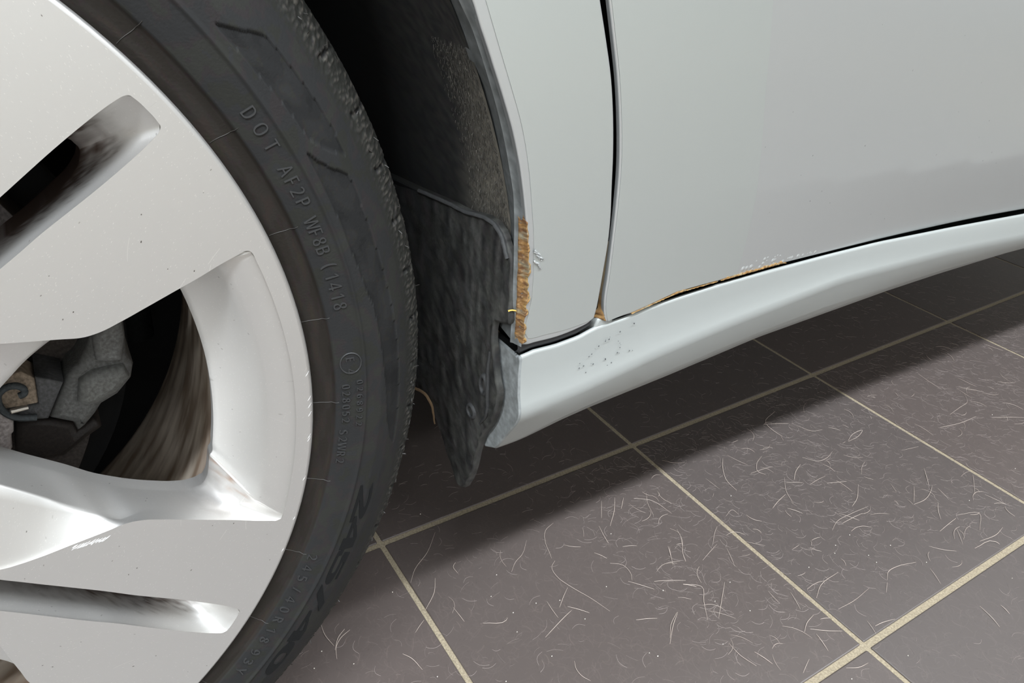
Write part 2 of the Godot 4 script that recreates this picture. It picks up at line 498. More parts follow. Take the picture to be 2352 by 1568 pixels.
func build_fender(car: Node3D) -> void:
	var rear := smoothed(pts(FENDER_REAR), 4)
	var bottom := smoothed(pts(FENDER_BOTTOM), 4)
	var poly := PackedVector2Array([Vector2(-0.72, 0.86), Vector2(0.300, 0.86), Vector2(0.328, 0.70), Vector2(0.347, 0.62), Vector2(0.371, 0.54)])
	poly.append_array(rear)
	bottom.remove_at(0)
	poly.append_array(bottom)
	poly.remove_at(poly.size() - 1)
	var deg := -0.3
	while deg < 186.0:
		poly.append(on_arch(arch_r(ARCH_C3, deg), deg))
		deg += 0.7 if deg < 40 else 3.0
	poly.append_array(PackedVector2Array([Vector2(-0.40, 0.22), Vector2(-0.72, 0.24)]))
	var mb := MB.new()
	pressed(mb, poly, body_z, 0.010, 0.0009, 0.0035)
	# the turned-in wheel arch edge: bevel, bead and return
	var rows := []
	var steps := []
	var q := -0.6
	while q < 186.0:
		steps.append(q)
		q += 0.6 if q < 40 else 3.0
	var tints := []
	for k in 7:
		var row := PackedVector3Array()
		var tint := PackedColorArray()
		for d in steps:
			var r3 := arch_r(ARCH_C3, d)
			var r2 := arch_r(ARCH_C2, d)
			var r1 := arch_r(ARCH_C1, d) if d > 9.0 else lerpf(r2 + 0.0035, arch_r(ARCH_C1, 10.8), clampf((d + 1.0) / 10.0, 0, 1))
			var zs := body_z(0.36, 0.40)
			var p: Vector2 = [Vector2(r3 + 0.0002, zs - 0.0012), Vector2(lerpf(r3, r2, 0.5) + 0.0002, 0.0228), Vector2(r2 + 0.0002, 0.0197), Vector2(r2 - 0.0007, 0.0186), Vector2(r2 - 0.0002, 0.0176), Vector2(lerpf(r2, r1, 0.3) + 0.0004, 0.0150), Vector2(r1, 0.0)][k]
			var xy := on_arch(p.x, d)
			row.append(Vector3(xy.x, xy.y, p.y))
			var mottle := 0.85 + 0.3 * grain.get_noise_2d(d * 1.3, k * 3.0)
			tint.append(Color.WHITE * ([1.1, 0.72, 0.78, 1.25, 1.0, 0.75, 0.6][k] * mottle))  # row tones paint shade on the bands and a highlight on the bead
		rows.append(row)
		tints.append(tint)
	var f := part("front_fender", mb, mats.silver_paint, car)
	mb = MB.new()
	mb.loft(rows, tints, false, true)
	part("arch_flange", mb, mats.dusty_shade_paint, f, "rolled edge of the wheel arch")
	# film over the wing behind the arch
	var film := smoothed(pts(FENDER_FILM), 4)
	var side := aside(rear, -0.0010)
	side.reverse()
	for p in side:
		if p.y > 0.318:
			film.append(p)
	film.append_array(PackedVector2Array([Vector2(0.364, 0.55), Vector2(0.3425, 0.62), Vector2(0.3235, 0.70), Vector2(0.297, 0.845), Vector2(0.18, 0.845)]))
	mb = MB.new()
	pressed(mb, film, film_z, 0.012, 0.00015, 0.0002)
	part("protective_film", mb, mats.protective_film, f, "thin clear film stuck on the wing")
	rust_on_arch(f)
	# torn, lifted film beside the rust
	mb = MB.new()
	for k in 9:
		var a := 7.0 + k * 0.19
		var c0 := on_arch(0.3645 + rng.randf_range(0, 0.004), a)
		var path := PackedVector3Array()
		for j in 4:
			var p := c0 + Vector2(rng.randf_range(-0.001, 0.001) + j * 0.0007, -j * 0.0008)
			path.append(Vector3(p.x, p.y, body_z(p.x, p.y) + 0.0006 + 0.0004 * sin(j * 1.2)))
		mb.tube(path, 0.0006, 5)
	part("lifted_film", mb, mats.silver_paint, f, "peeling film flakes beside the rust")
	mb = MB.new()
	var straw := PackedVector3Array()
	for j in 5:
		straw.append(Vector3(0.3525 + j * 0.0011, 0.3345 + 0.0004 * sin(j), 0.0195 + 0.0003 * j))
	mb.tube(straw, 0.0005, 5, Color(0.62, 0.42, 0.10))
	part("straw_bit", mb, mats.rust, f, "yellow straw caught on the arch edge")

func rust_colour(u: float, w: float, edge: float) -> Color:
	var a := grain.get_noise_2d(u * 260.0, w * 260.0)
	var b := fine.get_noise_2d(u * 900.0 + 40, w * 900.0)
	var col := Color(0.30, 0.160, 0.052).lerp(Color(0.13, 0.06, 0.025), clampf(0.5 + a * 1.6, 0, 1))
	col = col.lerp(Color(0.40, 0.27, 0.14), clampf(b * 1.3 - 0.1, 0, 0.8))
	col = col.lerp(Color(0.25, 0.24, 0.17), clampf(grain.get_noise_2d(u * 150.0 + 9, w * 150.0) * 2.0 - 0.25, 0, 0.75))
	return col.lerp(Color(0.48, 0.33, 0.10), clampf(edge, 0, 1) * 0.6)

# flaking rust on the bevel of the arch, ragged towards the outer face
func rust_on_arch(f: Node3D) -> void:
	var mb := MB.new()
	var rows := []
	var cols := []
	for i in 130:
		var d := -0.45 + 12.1 * i / 129.0
		var ends := smoothstep(0.0, 0.04, i / 129.0) * (1.0 - smoothstep(0.94, 1.0, i / 129.0))
		var r3 := arch_r(ARCH_C3, d)
		var r2 := arch_r(ARCH_C2, d)
		var out := 0.0012 + 0.0030 * clampf(fine.get_noise_1d(i * 0.055) + 0.2, -0.3, 1.0) * (1.0 if d < 7.5 else 0.5)
		var start := 0.0006 + 0.0022 * clampf(fine.get_noise_1d(i * 0.05 + 70) + 0.1, 0, 1) * (1.0 if d > 8 else 0.4)
		var row := PackedVector3Array()
		var rc := PackedColorArray()
		for k in 13:
			var t := k / 12.0
			var r := lerpf(r2 + 0.0004, r3 + out, t)
			var z := lerpf(0.0192 + start, body_z(0.36, 0.36) - 0.0009, clampf(t * (r3 + out - r2) / maxf(0.0015, r3 - r2 + 0.0006), 0, 1))
			if r > r3:
				z = body_z(0.36, 0.36) - 0.0002
			var xy := on_arch(r, d)
			var lift := 0.0005 + 0.0009 * (0.5 + grain.get_noise_2d(xy.x * 420.0, xy.y * 420.0)) + 0.0003 * fine.get_noise_2d(xy.x * 1600, xy.y * 1600)
			if k == 0 or k == 12 or i == 0 or i == 129:
				lift = -0.0012
			row.append(Vector3(xy.x, xy.y, z) + Vector3(-0.35 * lift, 0, 0.9 * lift) * ends - Vector3(0, 0, 0.0015) * (1.0 - ends))
			rc.append(rust_colour(xy.x, xy.y, maxf(t * 3.0 - 2.2, 0)))
		rows.append(row)
		cols.append(rc)
	mb.loft(rows, cols)
	part("rust_patch", mb, mats.rust, f, "flaking orange rust along the arch edge")

func crust(called: String, path: PackedVector2Array, wide: float, parent: Node3D, label: String, seed_: int) -> void:
	var mb := MB.new()
	var rows := []
	var cols := []
	var p := spaced(path, 0.0009)
	var left := aside(p, 1.0)
	for i in p.size():
		var t := float(i) / (p.size() - 1)
		var w := wide * (0.35 + 0.9 * absf(fine.get_noise_1d(i * 0.13 + seed_))) * smoothstep(0, 0.12, t) * (1 - smoothstep(0.88, 1, t)) + 0.0001
		var dirn := left[i] - p[i]
		var row := PackedVector3Array()
		var rc := PackedColorArray()
		for k in 7:
			var xy := p[i] + dirn * (k / 6.0 - 0.12) * w
			var lift := 0.0003 + 0.0006 * (0.5 + grain.get_noise_2d(xy.x * 420 + seed_, xy.y * 420))
			if k == 6:
				lift = -0.0003
			if k == 0:
				lift = -0.0022
			row.append(Vector3(xy.x, xy.y, body_z(xy.x, xy.y) + lift))
			rc.append(rust_colour(xy.x + seed_, xy.y, 0.2))
		rows.append(row)
		cols.append(rc)
	mb.loft(rows, cols)
	part(called, mb, mats.rust, parent, label)

func build_door(car: Node3D) -> void:
	var front := smoothed(pts(DOOR_FRONT), 4)
	var bottom := smoothed(pts(DOOR_BOTTOM), 4)
	var poly := PackedVector2Array([Vector2(1.60, 0.86), Vector2(0.306, 0.86), Vector2(0.334, 0.70), Vector2(0.353, 0.62), Vector2(0.3763, 0.54)])
	poly.append_array(front)
	bottom.remove_at(0)
	poly.append_array(bottom)
	poly.append(Vector2(1.2, 0.290))
	poly.append(Vector2(1.60, 0.290))
	var mb := MB.new()
	pressed(mb, poly, body_z, 0.0055, 0.0010, 0.0030)
	var d := part("front_door", mb, mats.silver_paint, car)
	var fr := aside(front, 0.0011)
	var bt := aside(pts(DOOR_BOTTOM), 0.0011)
	var film := PackedVector2Array()
	film.append_array(PackedVector2Array([Vector2(0.310, 0.845), Vector2(0.3385, 0.70), Vector2(0.3575, 0.62), Vector2(0.380, 0.54)]))
	film.append_array(fr)
	var edge := smoothed(pts(DOOR_FILM), 3)
	var last := edge[edge.size() - 1]
	for p in bt:
		if p.x > fr[fr.size() - 1].x + 0.003 and p.x < last.x:
			film.append(p)
	edge.reverse()
	film.append_array(edge)
	film.append(Vector2(edge[edge.size() - 1].x - 0.03, 0.845))
	mb = MB.new()
	pressed(mb, film, film_z, 0.012, 0.00015, 0.0002)
	part("protective_film", mb, mats.protective_film, d, "thin yellowed film on the door's front part")
	var b := pts(DOOR_BOTTOM)
	var low := PackedVector2Array()
	for k in range(3, 8):
		low.append(b[k])
	crust("rust_spot", PackedVector2Array([b[5].lerp(b[6], 0.05), b[6], b[6].lerp(b[7], 0.25)]), 0.0030, d, "rust blistering along the door's lower edge", 3)
	crust("rust_spot", PackedVector2Array([b[3].lerp(b[4], 0.75), b[4].lerp(b[5], 0.25)]), 0.0026, d, "small rust spot on the door's lower edge", 17)
	crust("rust_spot", PackedVector2Array([b[2], b[3], b[4], b[5]]), 0.0004, d, "thin line of rust on the door's lower edge", 23)
	var c := pts(DOOR_FRONT)
	# rust at the lower front corner creeps from inside the gap
	mb = MB.new()
	var rows := []
	var cols := []
	for i in 40:
		var t := i / 39.0
		var k := t * 4.0
		var e := c[6 + mini(int(k), 3)].lerp(c[7 + mini(int(k), 3)], k - minf(int(k), 3))
		var w := lerpf(0.0008, 0.0052, smoothstep(0.55, 0.9, t)) * (1.0 + 0.25 * fine.get_noise_1d(i * 0.4)) * (1.0 - 0.6 * smoothstep(0.95, 1.0, t))
		var row := PackedVector3Array()
		var rc := PackedColorArray()
		for j in 7:
			var s := j / 6.0
			var x := e.x + 0.0010 - w * s
			row.append(Vector3(x, e.y, body_z(x, e.y) - 0.0004 - 0.0055 * s * s + 0.0004 * grain.get_noise_2d(x * 900, e.y * 500) - (0.002 if j == 0 else 0.0)))
			rc.append(rust_colour(x + 3.0, e.y, 0.1).lerp(Color(0.35, 0.30, 0.20), clampf(1.0 - t * 1.6, 0, 0.9)))
		rows.append(row)
		cols.append(rc)
	mb.loft(rows, cols)
	part("rust_corner", mb, mats.rust, d, "rust on the door's lower front corner")
	# blistered paint above the lower edge
	mb = MB.new()
	for k in 34:
		var t := rng.randf()
		var e := b[5].lerp(b[7], 0.15 + 0.75 * t)
		var p := e + Vector2(rng.randf_range(-0.004, 0.004), rng.randf_range(0.0022, 0.0085 if t < 0.6 else 0.004))
		var rr := rng.randf_range(0.0008, 0.0022)
		bump(mb, Vector3(p.x, p.y, body_z(p.x, p.y) + 0.0002), rr, rr * 0.3)
	part("paint_blister", mb, mats.silver_paint, d, "cluster of paint blisters above the rust").set_meta("kind", "stuff")

func bump(mb: MB, at: Vector3, r: float, h: float, col := Color.WHITE) -> void:
	var rows := []
	var cols := []
	for i in 4:
		var row := PackedVector3Array()
		var rc := PackedColorArray()
		for k in 9:
			var a := TAU * k / 8
			var t := i / 3.0
			row.append(at + Vector3(cos(a) * r * (1 - t * 0.98), sin(a) * r * (1 - t * 0.98), h * sin(t * PI / 2) - 0.0003))
			rc.append(col)
		rows.append(row)
		cols.append(rc)
	mb.loft(rows, cols)

func build_skirt(car: Node3D) -> void:
	var top := pts(SKIRT_TOP)
	var crease := pts(SKIRT_CREASE)
	var low := pts(SKIRT_BOTTOM)
	top.append_array(PackedVector2Array([Vector2(1.2, 0.287), Vector2(1.9, 0.285)]))
	crease.append_array(PackedVector2Array([Vector2(0.95, 0.274), Vector2(1.2, 0.266), Vector2(1.9, 0.264)]))
	low.append_array(PackedVector2Array([Vector2(1.2, 0.232), Vector2(1.9, 0.228)]))
	var xs := []
	var x := 0.360
	while x < 1.9:
		xs.append(x)
		x += 0.004 if x < 0.45 else (0.012 if x < 1.0 else 0.05)
	var rows := []
	for k in 18:
		rows.append(PackedVector3Array())
	for xx in xs:
		var t := at_x(top, xx)
		var c := at_x(crease, xx)
		var b := at_x(low, xx)
		var flat := smoothstep(0.50, 0.85, xx)
		var hollow := lerpf(0.0008, -0.0006, flat)
		var near := 1.0 - smoothstep(0.36, 0.363, xx)
		var sec := [Vector2(t - 0.030, 0.012), Vector2(t - 0.009, 0.0165), Vector2(t - 0.0012, 0.0214), Vector2(t, 0.0226), Vector2(t - 0.0006, 0.0239), Vector2(t - 0.0020, 0.0245),
			Vector2(lerpf(t, c, 0.35), lerpf(0.0245, 0.0262, 0.2) - hollow), Vector2(lerpf(t, c, 0.7), lerpf(0.0245, 0.0264, 0.55) - hollow), Vector2(lerpf(t, c, 0.88), 0.0264 - 0.2 * hollow), Vector2(c, 0.0270), Vector2(c - 0.005, 0.0262), Vector2(c - 0.011, 0.0232),
			Vector2(lerpf(c - 0.011, b, 0.5), 0.0188), Vector2(b + 0.0069, 0.0132), Vector2(b + 0.0017, 0.0100), Vector2(b, 0.0052), Vector2(b + 0.001, -0.003), Vector2(b + 0.006, lerpf(-0.012, -0.10, smoothstep(0.365, 0.43, xx)))]
		var tip := 1.0 - smoothstep(0.360, 0.405, xx)
		var low_end := [Vector2(0.2440, 0.0138), Vector2(0.2302, 0.0052), Vector2(0.2262, 0.0020), Vector2(0.2195, -0.0096), Vector2(0.2206, -0.0165), Vector2(0.2262, -0.0225)]
		for k in 6:
			sec[12 + k] = sec[12 + k].lerp(low_end[k], tip)
		for k in 18:
			var p: Vector2 = sec[k]
			rows[k].append(Vector3(xx + 0.0012 * near * 0.0, p.x, p.y))
	var mb := MB.new()
	mb.loft(rows)
	var s := part("side_skirt", mb, mats.skirt_paint, car)
	# front end of the skirt, facing the wheel
	mb = MB.new()
	var end := PackedVector3Array()
	for k in range(2, 18):
		end.append(rows[k][0])
	end.append(Vector3(0.360, 0.235, -0.022))
	end.append(Vector3(0.360, 0.305, -0.010))
	var inner := PackedVector3Array()
	for p in end:
		inner.append(p + (Vector3(0.360, 0.268, 0.004) - p) * 0.035 + Vector3(-0.0014, 0, 0))
	var mid := PackedVector3Array()
	for k in end.size():
		mid.append(end[k].lerp(inner[k], 0.45) + Vector3(-0.0005, 0, 0))
	mb.loft([end, mid, inner], [], true)
	mb.fan(inner, Vector3(-1, 0, 0))
	part("end_cap", mb, mats.dusty_shade_paint, s, "dusty front end of the skirt facing the wheel, its shade in the paint")  # dust plus painted shade: colour darkened because this face turns from the light
	# tab where the skirt rises into the door gap
	mb = MB.new()
	var tab := PackedVector2Array([Vector2(0.4105, 0.300), Vector2(0.4105, 0.3125), Vector2(0.4125, 0.3160), Vector2(0.4160, 0.3166), Vector2(0.4195, 0.3150), Vector2(0.424, 0.3125), Vector2(0.424, 0.300)])
	slab(mb, tab, 0.010, 0.0236, 0.0016)
	part("clip_tab", mb, mats.skirt_paint, s)
	# rubber strip between wing and skirt
	mb = MB.new()
	var srows := []
	for k in 5:
		srows.append(PackedVector3Array())
	var up := smoothed(pts(FENDER_BOTTOM), 3)
	up.reverse()
	up.insert(0, Vector2(0.3575, 0.3140))
	for i in up.size():
		var u := float(i) / (up.size() - 1)
		var base := at_x(top, maxf(up[i].x, 0.360))
		if up[i].x < 0.36:
			base = up[i].y - 0.0070
		for k in 5:
			var y := lerpf(up[i].y + 0.003, base - 0.0005, k / 4.0)
			srows[k].append(Vector3(up[i].x, y, 0.0232 - 0.0030 * pow(absf(k / 2.0 - 1.0), 2.0)))
	mb.loft(srows)
	part("seal_strip", mb, mats.seal_rubber, s, "black rubber strip under the wing")
	# stone chips on the skirt's front corner
	mb = MB.new()
	for k in 30:
		var a := rng.randf()
		var px := 0.398 + 0.045 * a
		var py := lerpf(at_x(crease, px), at_x(top, px), rng.randf_range(0.3, 0.9) - 0.3 * (1.0 - a))
		bump(mb, Vector3(px, py, 0.0250 + 0.0009), rng.randf_range(0.0002, 0.0006), 0.0003, Color(0.22, 0.23, 0.24))
	part("stone_chips", mb, mats.skirt_paint, s, "grey stone chips near the skirt's corner").set_meta("kind", "stuff")

func build_arch_inside(car: Node3D) -> void:
	var mb := MB.new()
	var prof := PackedVector2Array()
	for k in 60:
		var t := pow(k / 59.0, 1.6)
		prof.append(Vector2(0.3685 - 0.0020 * exp(-t * 12.0) - 0.006 * t, 0.004 - 0.30 * t))
	lathe(mb, prof, -2.0, 200.0, 680, func(a, r, z):
		var near: float = smoothstep(-0.05, -0.004, z + 0.012 * sin(a * 0.22)) * smoothstep(4.0, 7.0, a) * (1.0 - smoothstep(20.0, 25.0, a))
		var streak: float = clampf(0.5 + grain.get_noise_2d(a * 0.6, z * 330.0) * 1.4, 0, 1)
		var dust: float = near * (0.55 + 0.45 * grain.get_noise_2d(a * 9.0, z * 900.0)) + 0.09 * streak * smoothstep(-0.16, -0.03, z)
		return Color(0.010, 0.010, 0.010).lerp(Color(0.25, 0.225, 0.18), clampf(dust, 0, 1)))
	var l := part("wheel_arch_liner", mb, mats.felt, car, "dusty black felt lining of the wheel arch")
	l.position = HUB
	# fibres standing out of the felt near the arch edge
	mb = MB.new()
	for k in 3000:
		var a := deg_to_rad(rng.randf_range(4.0, 24.0))
		var z := 0.001 - 0.040 * pow(rng.randf(), 1.4) * rng.randf_range(0.7, 1.1)
		var r := 0.3668
		var p := Vector3(cos(a) * r, sin(a) * r, z)
		var inw := -Vector3(cos(a), sin(a), 0)
		var along := Vector3(-sin(a), cos(a), 0) * rng.randf_range(-1.2, -0.5) + Vector3(0, 0, rng.randf_range(-0.3, 0.3))
		var len := rng.randf_range(0.0010, 0.0032)
		var tone := rng.randf_range(0.06, 0.22) * (2.5 if rng.randf() < 0.03 else 1.0)
		mb.tube(PackedVector3Array([p, p + (inw * 0.16 + along * 0.5) * len, p + (inw * 0.10 + along) * len]), 0.00009, 3, Color(tone, tone * 0.93, tone * 0.8))
	part("felt_fibre", mb, mats.felt, l, "loose felt fibres").set_meta("kind", "stuff")
	# inner wall, engine side and underside, so that the arch is dark
	mb = MB.new()
	mb.box(Vector3(-0.40, 0.02, -0.32), Vector3(0.40, 0.70, -0.295))
	part("inner_arch_wall", mb, mats.shell_black, car)
	mb = MB.new()
	mb.box(Vector3(-0.72, 0.70, -1.75), Vector3(1.60, 0.86, -0.012))
	mb.box(Vector3(0.385, 0.31, -1.75), Vector3(1.85, 0.72, -0.012))
	mb.box(Vector3(-0.72, 0.24, -1.75), Vector3(-0.385, 0.72, -0.012))
	part("body_shell", mb, mats.shell_black, car)
	mb = MB.new()
	mb.box(Vector3(0.42, 0.245, -1.70), Vector3(1.9, 0.31, -0.030))
	part("underbody", mb, mats.shell_black, car)
	mb = MB.new()
	mb.box(Vector3(0.31, 0.86, -1.70), Vector3(1.60, 1.42, -0.20))
	part("cabin", mb, mats.shell_black, car)

func flap_z(x: float, y: float) -> float:
	return 0.0035 * sin((y - 0.16) * 14.0) + 0.010 * pow(clampf((-x - 0.03) / 0.07, 0, 1), 2) + 0.0006 * fine.get_noise_2d(x * 160, y * 60)

func build_flap(car: Node3D) -> void:
	var o := smoothed(pts(FLAP), 4)
	# the inboard side, hidden behind the tyre, runs on to the underbody
	o.append_array(PackedVector2Array([Vector2(-0.086, 0.2245), Vector2(-0.12, 0.221), Vector2(-0.19, 0.222), Vector2(-0.19, 0.36)]))
	var mb := MB.new()
	if Geometry2D.is_polygon_clockwise(o):
		o.reverse()
	var tint := func(x, y):
		var st: float = grain.get_noise_2d(x * 240.0, y * 20.0)
		var b: float = clampf(0.45 + st * 1.0 + 0.25 * fine.get_noise_2d(x * 900, y * 150), 0, 1) * smoothstep(-0.10, -0.02, x)
		return Color(0.019, 0.0185, 0.0172).lerp(Color(0.085, 0.083, 0.076), b)
	var r := 0.0016
	sheet(mb, aside(o, r, true), flap_z, 0.004, tint)
	var lines := []
	var cols := []
	for q in [[r, 0.0], [r * 0.3, -r * 0.3], [0.0, -r], [0.0, -0.004]]:
		var line := PackedVector3Array()
		var lc := PackedColorArray()
		for p in aside(o, q[0], true):
			line.append(Vector3(p.x, p.y, flap_z(p.x, p.y) + q[1]))
			lc.append(tint.call(p.x, p.y))
		lines.append(line)
		cols.append(lc)
	mb.loft(lines, cols, true, true)
	var f := part("mud_flap", mb, mats.black_plastic, car, "black plastic mud flap with a pointed lower tip")
	f.position = Vector3(0.356, 0, 0)
	f.rotation.y = -PI / 2
	# moulded rib along its top edge
	mb = MB.new()
	var path := PackedVector3Array()
	for p in smoothed(pts(FLAP_RIB), 4):
		path.append(Vector3(p.x - 0.001, p.y - 0.001, flap_z(p.x, p.y) + 0.0004))
	mb.tube(path, 0.0013, 8, Color(0.07, 0.07, 0.07))
	part("edge_rib", mb, mats.black_plastic, f)
	# fold down the outer edge
	mb = MB.new()
	path = PackedVector3Array()
	for p in smoothed(PackedVector2Array([Vector2(0.004, 0.300), Vector2(0.0035, 0.285), Vector2(0.0045, 0.268), Vector2(0.0035, 0.255), Vector2(-0.004, 0.243)]), 5):
		path.append(Vector3(p.x - 0.002, p.y, flap_z(p.x, p.y) + 0.0005))
	mb.tube(path, 0.0014, 8, Color(0.04, 0.04, 0.04), true)
	part("edge_fold", mb, mats.black_plastic, f)
	# clip seat: a raised oval with a hole, and a smaller boss
	mb = MB.new()
	for k in [[Vector2(-0.0022, 0.274), 0.0045, 0.0075, 0.0022], [Vector2(-0.0177, 0.2449), 0.0050, 0.0050, 0.0016]]:
		var rows := []
		var rc := []
		for i in 7:
			var row := PackedVector3Array()
			var cc := PackedColorArray()
			var ro: float = [1.15, 1.0, 0.85, 0.66, 0.58, 0.5, 0.02][i]
			var hh: float = [-0.3, 0.6, 1.0, 0.8, 0.0, -0.9, -1.0][i]
			for j in 25:
				var a := TAU * j / 24
				row.append(Vector3(k[0].x + cos(a) * k[1] * ro, k[0].y + sin(a) * k[2] * ro, flap_z(k[0].x, k[0].y) + hh * k[3]))
				cc.append(Color(0.05, 0.05, 0.05) if i < 4 else Color(0.008, 0.008, 0.008))
			rows.append(row)
			rc.append(cc)
		mb.loft(rows, rc)
	part("fixing_boss", mb, mats.black_plastic, f)
	# rusty lower edge of the arch behind the tyre
	mb = MB.new()
	path = PackedVector3Array()
	for p in smoothed(PackedVector2Array([Vector2(-0.13, 0.216), Vector2(-0.100, 0.2188), Vector2(-0.0835, 0.2240), Vector2(-0.071, 0.2245), Vector2(-0.066, 0.218), Vector2(-0.064, 0.205)]), 4):
		path.append(Vector3(p.x, p.y, flap_z(p.x, p.y) + 0.0012))
	mb.tube(path, 0.0011, 6, Color(0.10, 0.06, 0.03), true)
	part("rusty_edge", mb, mats.rust, f, "rusty edge below the arch")

# ---------------------------------------------------------------- wheel and tyre
func tyre_z(r: float) -> float:   # r in mm, result in mm
	var t := [236, -16, 243, -9, 246.5, -6.8, 250, -5.2, 256.5, -4.0, 258.2, -3.6, 258.9, -1.7, 262, -0.8, 268, 0.3, 272.6, 0.9, 273.4, 1.7, 274.2, 1.7, 275.0, 0.9, 283, 0.2, 290, -2.6, 298, -7.8, 303, -11.4, 308, -15.2, 312, -19.6, 315, -25.5, 317, -34, 318.5, -46, 320, -66, 320.8, -90, 321, -110]
	for k in range(0, t.size() - 2, 2):
		if r <= t[k + 2]:
			return lerpf(t[k + 1], t[k + 3], (r - t[k]) / (t[k + 2] - t[k]))
	return -110.0

func tyre_row(a: float, close: bool) -> Array:
	var row := PackedVector3Array()
	var rc := PackedColorArray()
	var r := 240.0
	var rad := deg_to_rad(a)
	while r <= 321.0:
		var z := tyre_z(r)
		var rr := r
		var col := Color(0.0255, 0.0248, 0.0235)
		if r < 258.7:
			col = Color(0.020, 0.0165, 0.014).lerp(Color(0.031, 0.0245, 0.019), clampf(0.4 + grain.get_noise_2d(a * 0.12, r * 0.14), 0, 1))
		if close and r > 277.0 and r < 299.0:
			for w in wing_shapes:
				if Geometry2D.is_point_in_polygon(Vector2(a * 5.0, r), w):
					z -= 1.0 + 0.06 * sin(a * 120.0 + r * 0.8)
					col = Color(0.0155, 0.0155, 0.0155)
					break
		if r > 301.0:
			# worn shoulder: sipes cut at a slant, chunks scuffed off
			var s := smoothstep(301.0, 309.0, r)
			var u := a + (r - 300.0) * 0.045
			var cut := absf(fposmod(u / 5.3, 1.0) - 0.5)
			if r > 305.0 and cut < 0.035:
				z -= 1.6
				rr -= 0.9 * smoothstep(310.0, 320.0, r)
				col = Color(0.013, 0.013, 0.013)
			var sc := grain.get_noise_2d(a * 2.3 + 11.0, r * 0.22)
			z += s * sc * 0.8
			rr += s * fine.get_noise_2d(a * 3.0, r * 0.3) * 0.5
			col = col.lerp(Color(0.115, 0.104, 0.088), clampf(sc * 2.2 - 0.15, 0, 1) * s * 0.9)
		elif r > 259.0:
			col = col.lerp(Color(0.034, 0.033, 0.0312), clampf(0.35 + grain.get_noise_2d(a * 0.18, r * 0.05), 0, 1) * 0.6)
		var p := Vector3(cos(rad) * rr, sin(rad) * rr, z) * 0.001
		p.y = maxf(p.y, 0.0008 - HUB.y)
		row.append(p)
		rc.append(col)
		r += 0.6
	for k in [[320.5, -150], [319, -190], [314, -212], [300, -224], [270, -228], [240, -212]]:
		var p := Vector3(cos(rad) * k[0], sin(rad) * k[0], k[1]) * 0.001
		p.y = maxf(p.y, 0.0008 - HUB.y)
		row.append(p)
		rc.append(Color(0.02, 0.02, 0.02))
	return [row, rc]

func on_tyre(deg: float, r_mm: float, lift_mm: float) -> Vector3:
	var a := deg_to_rad(deg)
	return Vector3(cos(a) * r_mm, sin(a) * r_mm, tyre_z(r_mm) + lift_mm) * 0.001

# lettering moulded round the tyre: from_deg and to_deg are the middles of the first and last letter (clockwise)
func moulded(tyre: Node3D, text: String, from_deg: float, to_deg: float, r_low: float, r_high: float, stretch: float, lift: float, m: Material, tone: Color, weight := 400) -> void:
	var font := SystemFont.new()
	font.font_weight = weight
	font.font_names = PackedStringArray(["Droid Sans"])
	var mb := MB.new()
	var cap := 0.0
	for i in text.length():
		if text[i] == " ":
			continue
		var tm := TextMesh.new()
		tm.font = font
		tm.font_size = 64
		tm.pixel_size = 0.01
		tm.depth = 0.1
		tm.curve_step = 3.0
		tm.text = "H"
		cap = tm.get_aabb().size.y
		tm.text = text[i]
		var arr := tm.get_mesh_arrays()
		var vs: PackedVector3Array = arr[Mesh.ARRAY_VERTEX]
		var ns: PackedVector3Array = arr[Mesh.ARRAY_NORMAL]
		var ids: PackedInt32Array = arr[Mesh.ARRAY_INDEX]
		var box := tm.get_aabb()
		var k := (r_high - r_low) / cap
		var mid := box.get_center()
		var a0 := lerpf(from_deg, to_deg, float(i) / maxf(1.0, text.length() - 1)) + WINDOW_AXIS
		var base := mb.v.size()
		for j in vs.size():
			var y := (vs[j].y - mid.y) * k + (r_low + r_high) / 2
			var a := a0 - rad_to_deg((vs[j].x - mid.x) * k * stretch / y)
			var up := 1.0 if vs[j].z > mid.z else 0.0
			var p := on_tyre(a, y, lerpf(-0.5, lift + (0.5 if text[i] == "/" else 0.0), up))
			var t := deg_to_rad(a)
			var nn := Vector3(sin(t), -cos(t), 0) * ns[j].x + Vector3(cos(t), sin(t), 0) * ns[j].y + Vector3(0, 0, 1) * ns[j].z
			mb.vert(p, nn.normalized(), tone)
		for j in range(0, ids.size(), 3):
			mb.tri(base + ids[j], base + ids[j + 1], base + ids[j + 2])
	part("raised_lettering", mb, m, tyre, "moulded letters reading " + text)

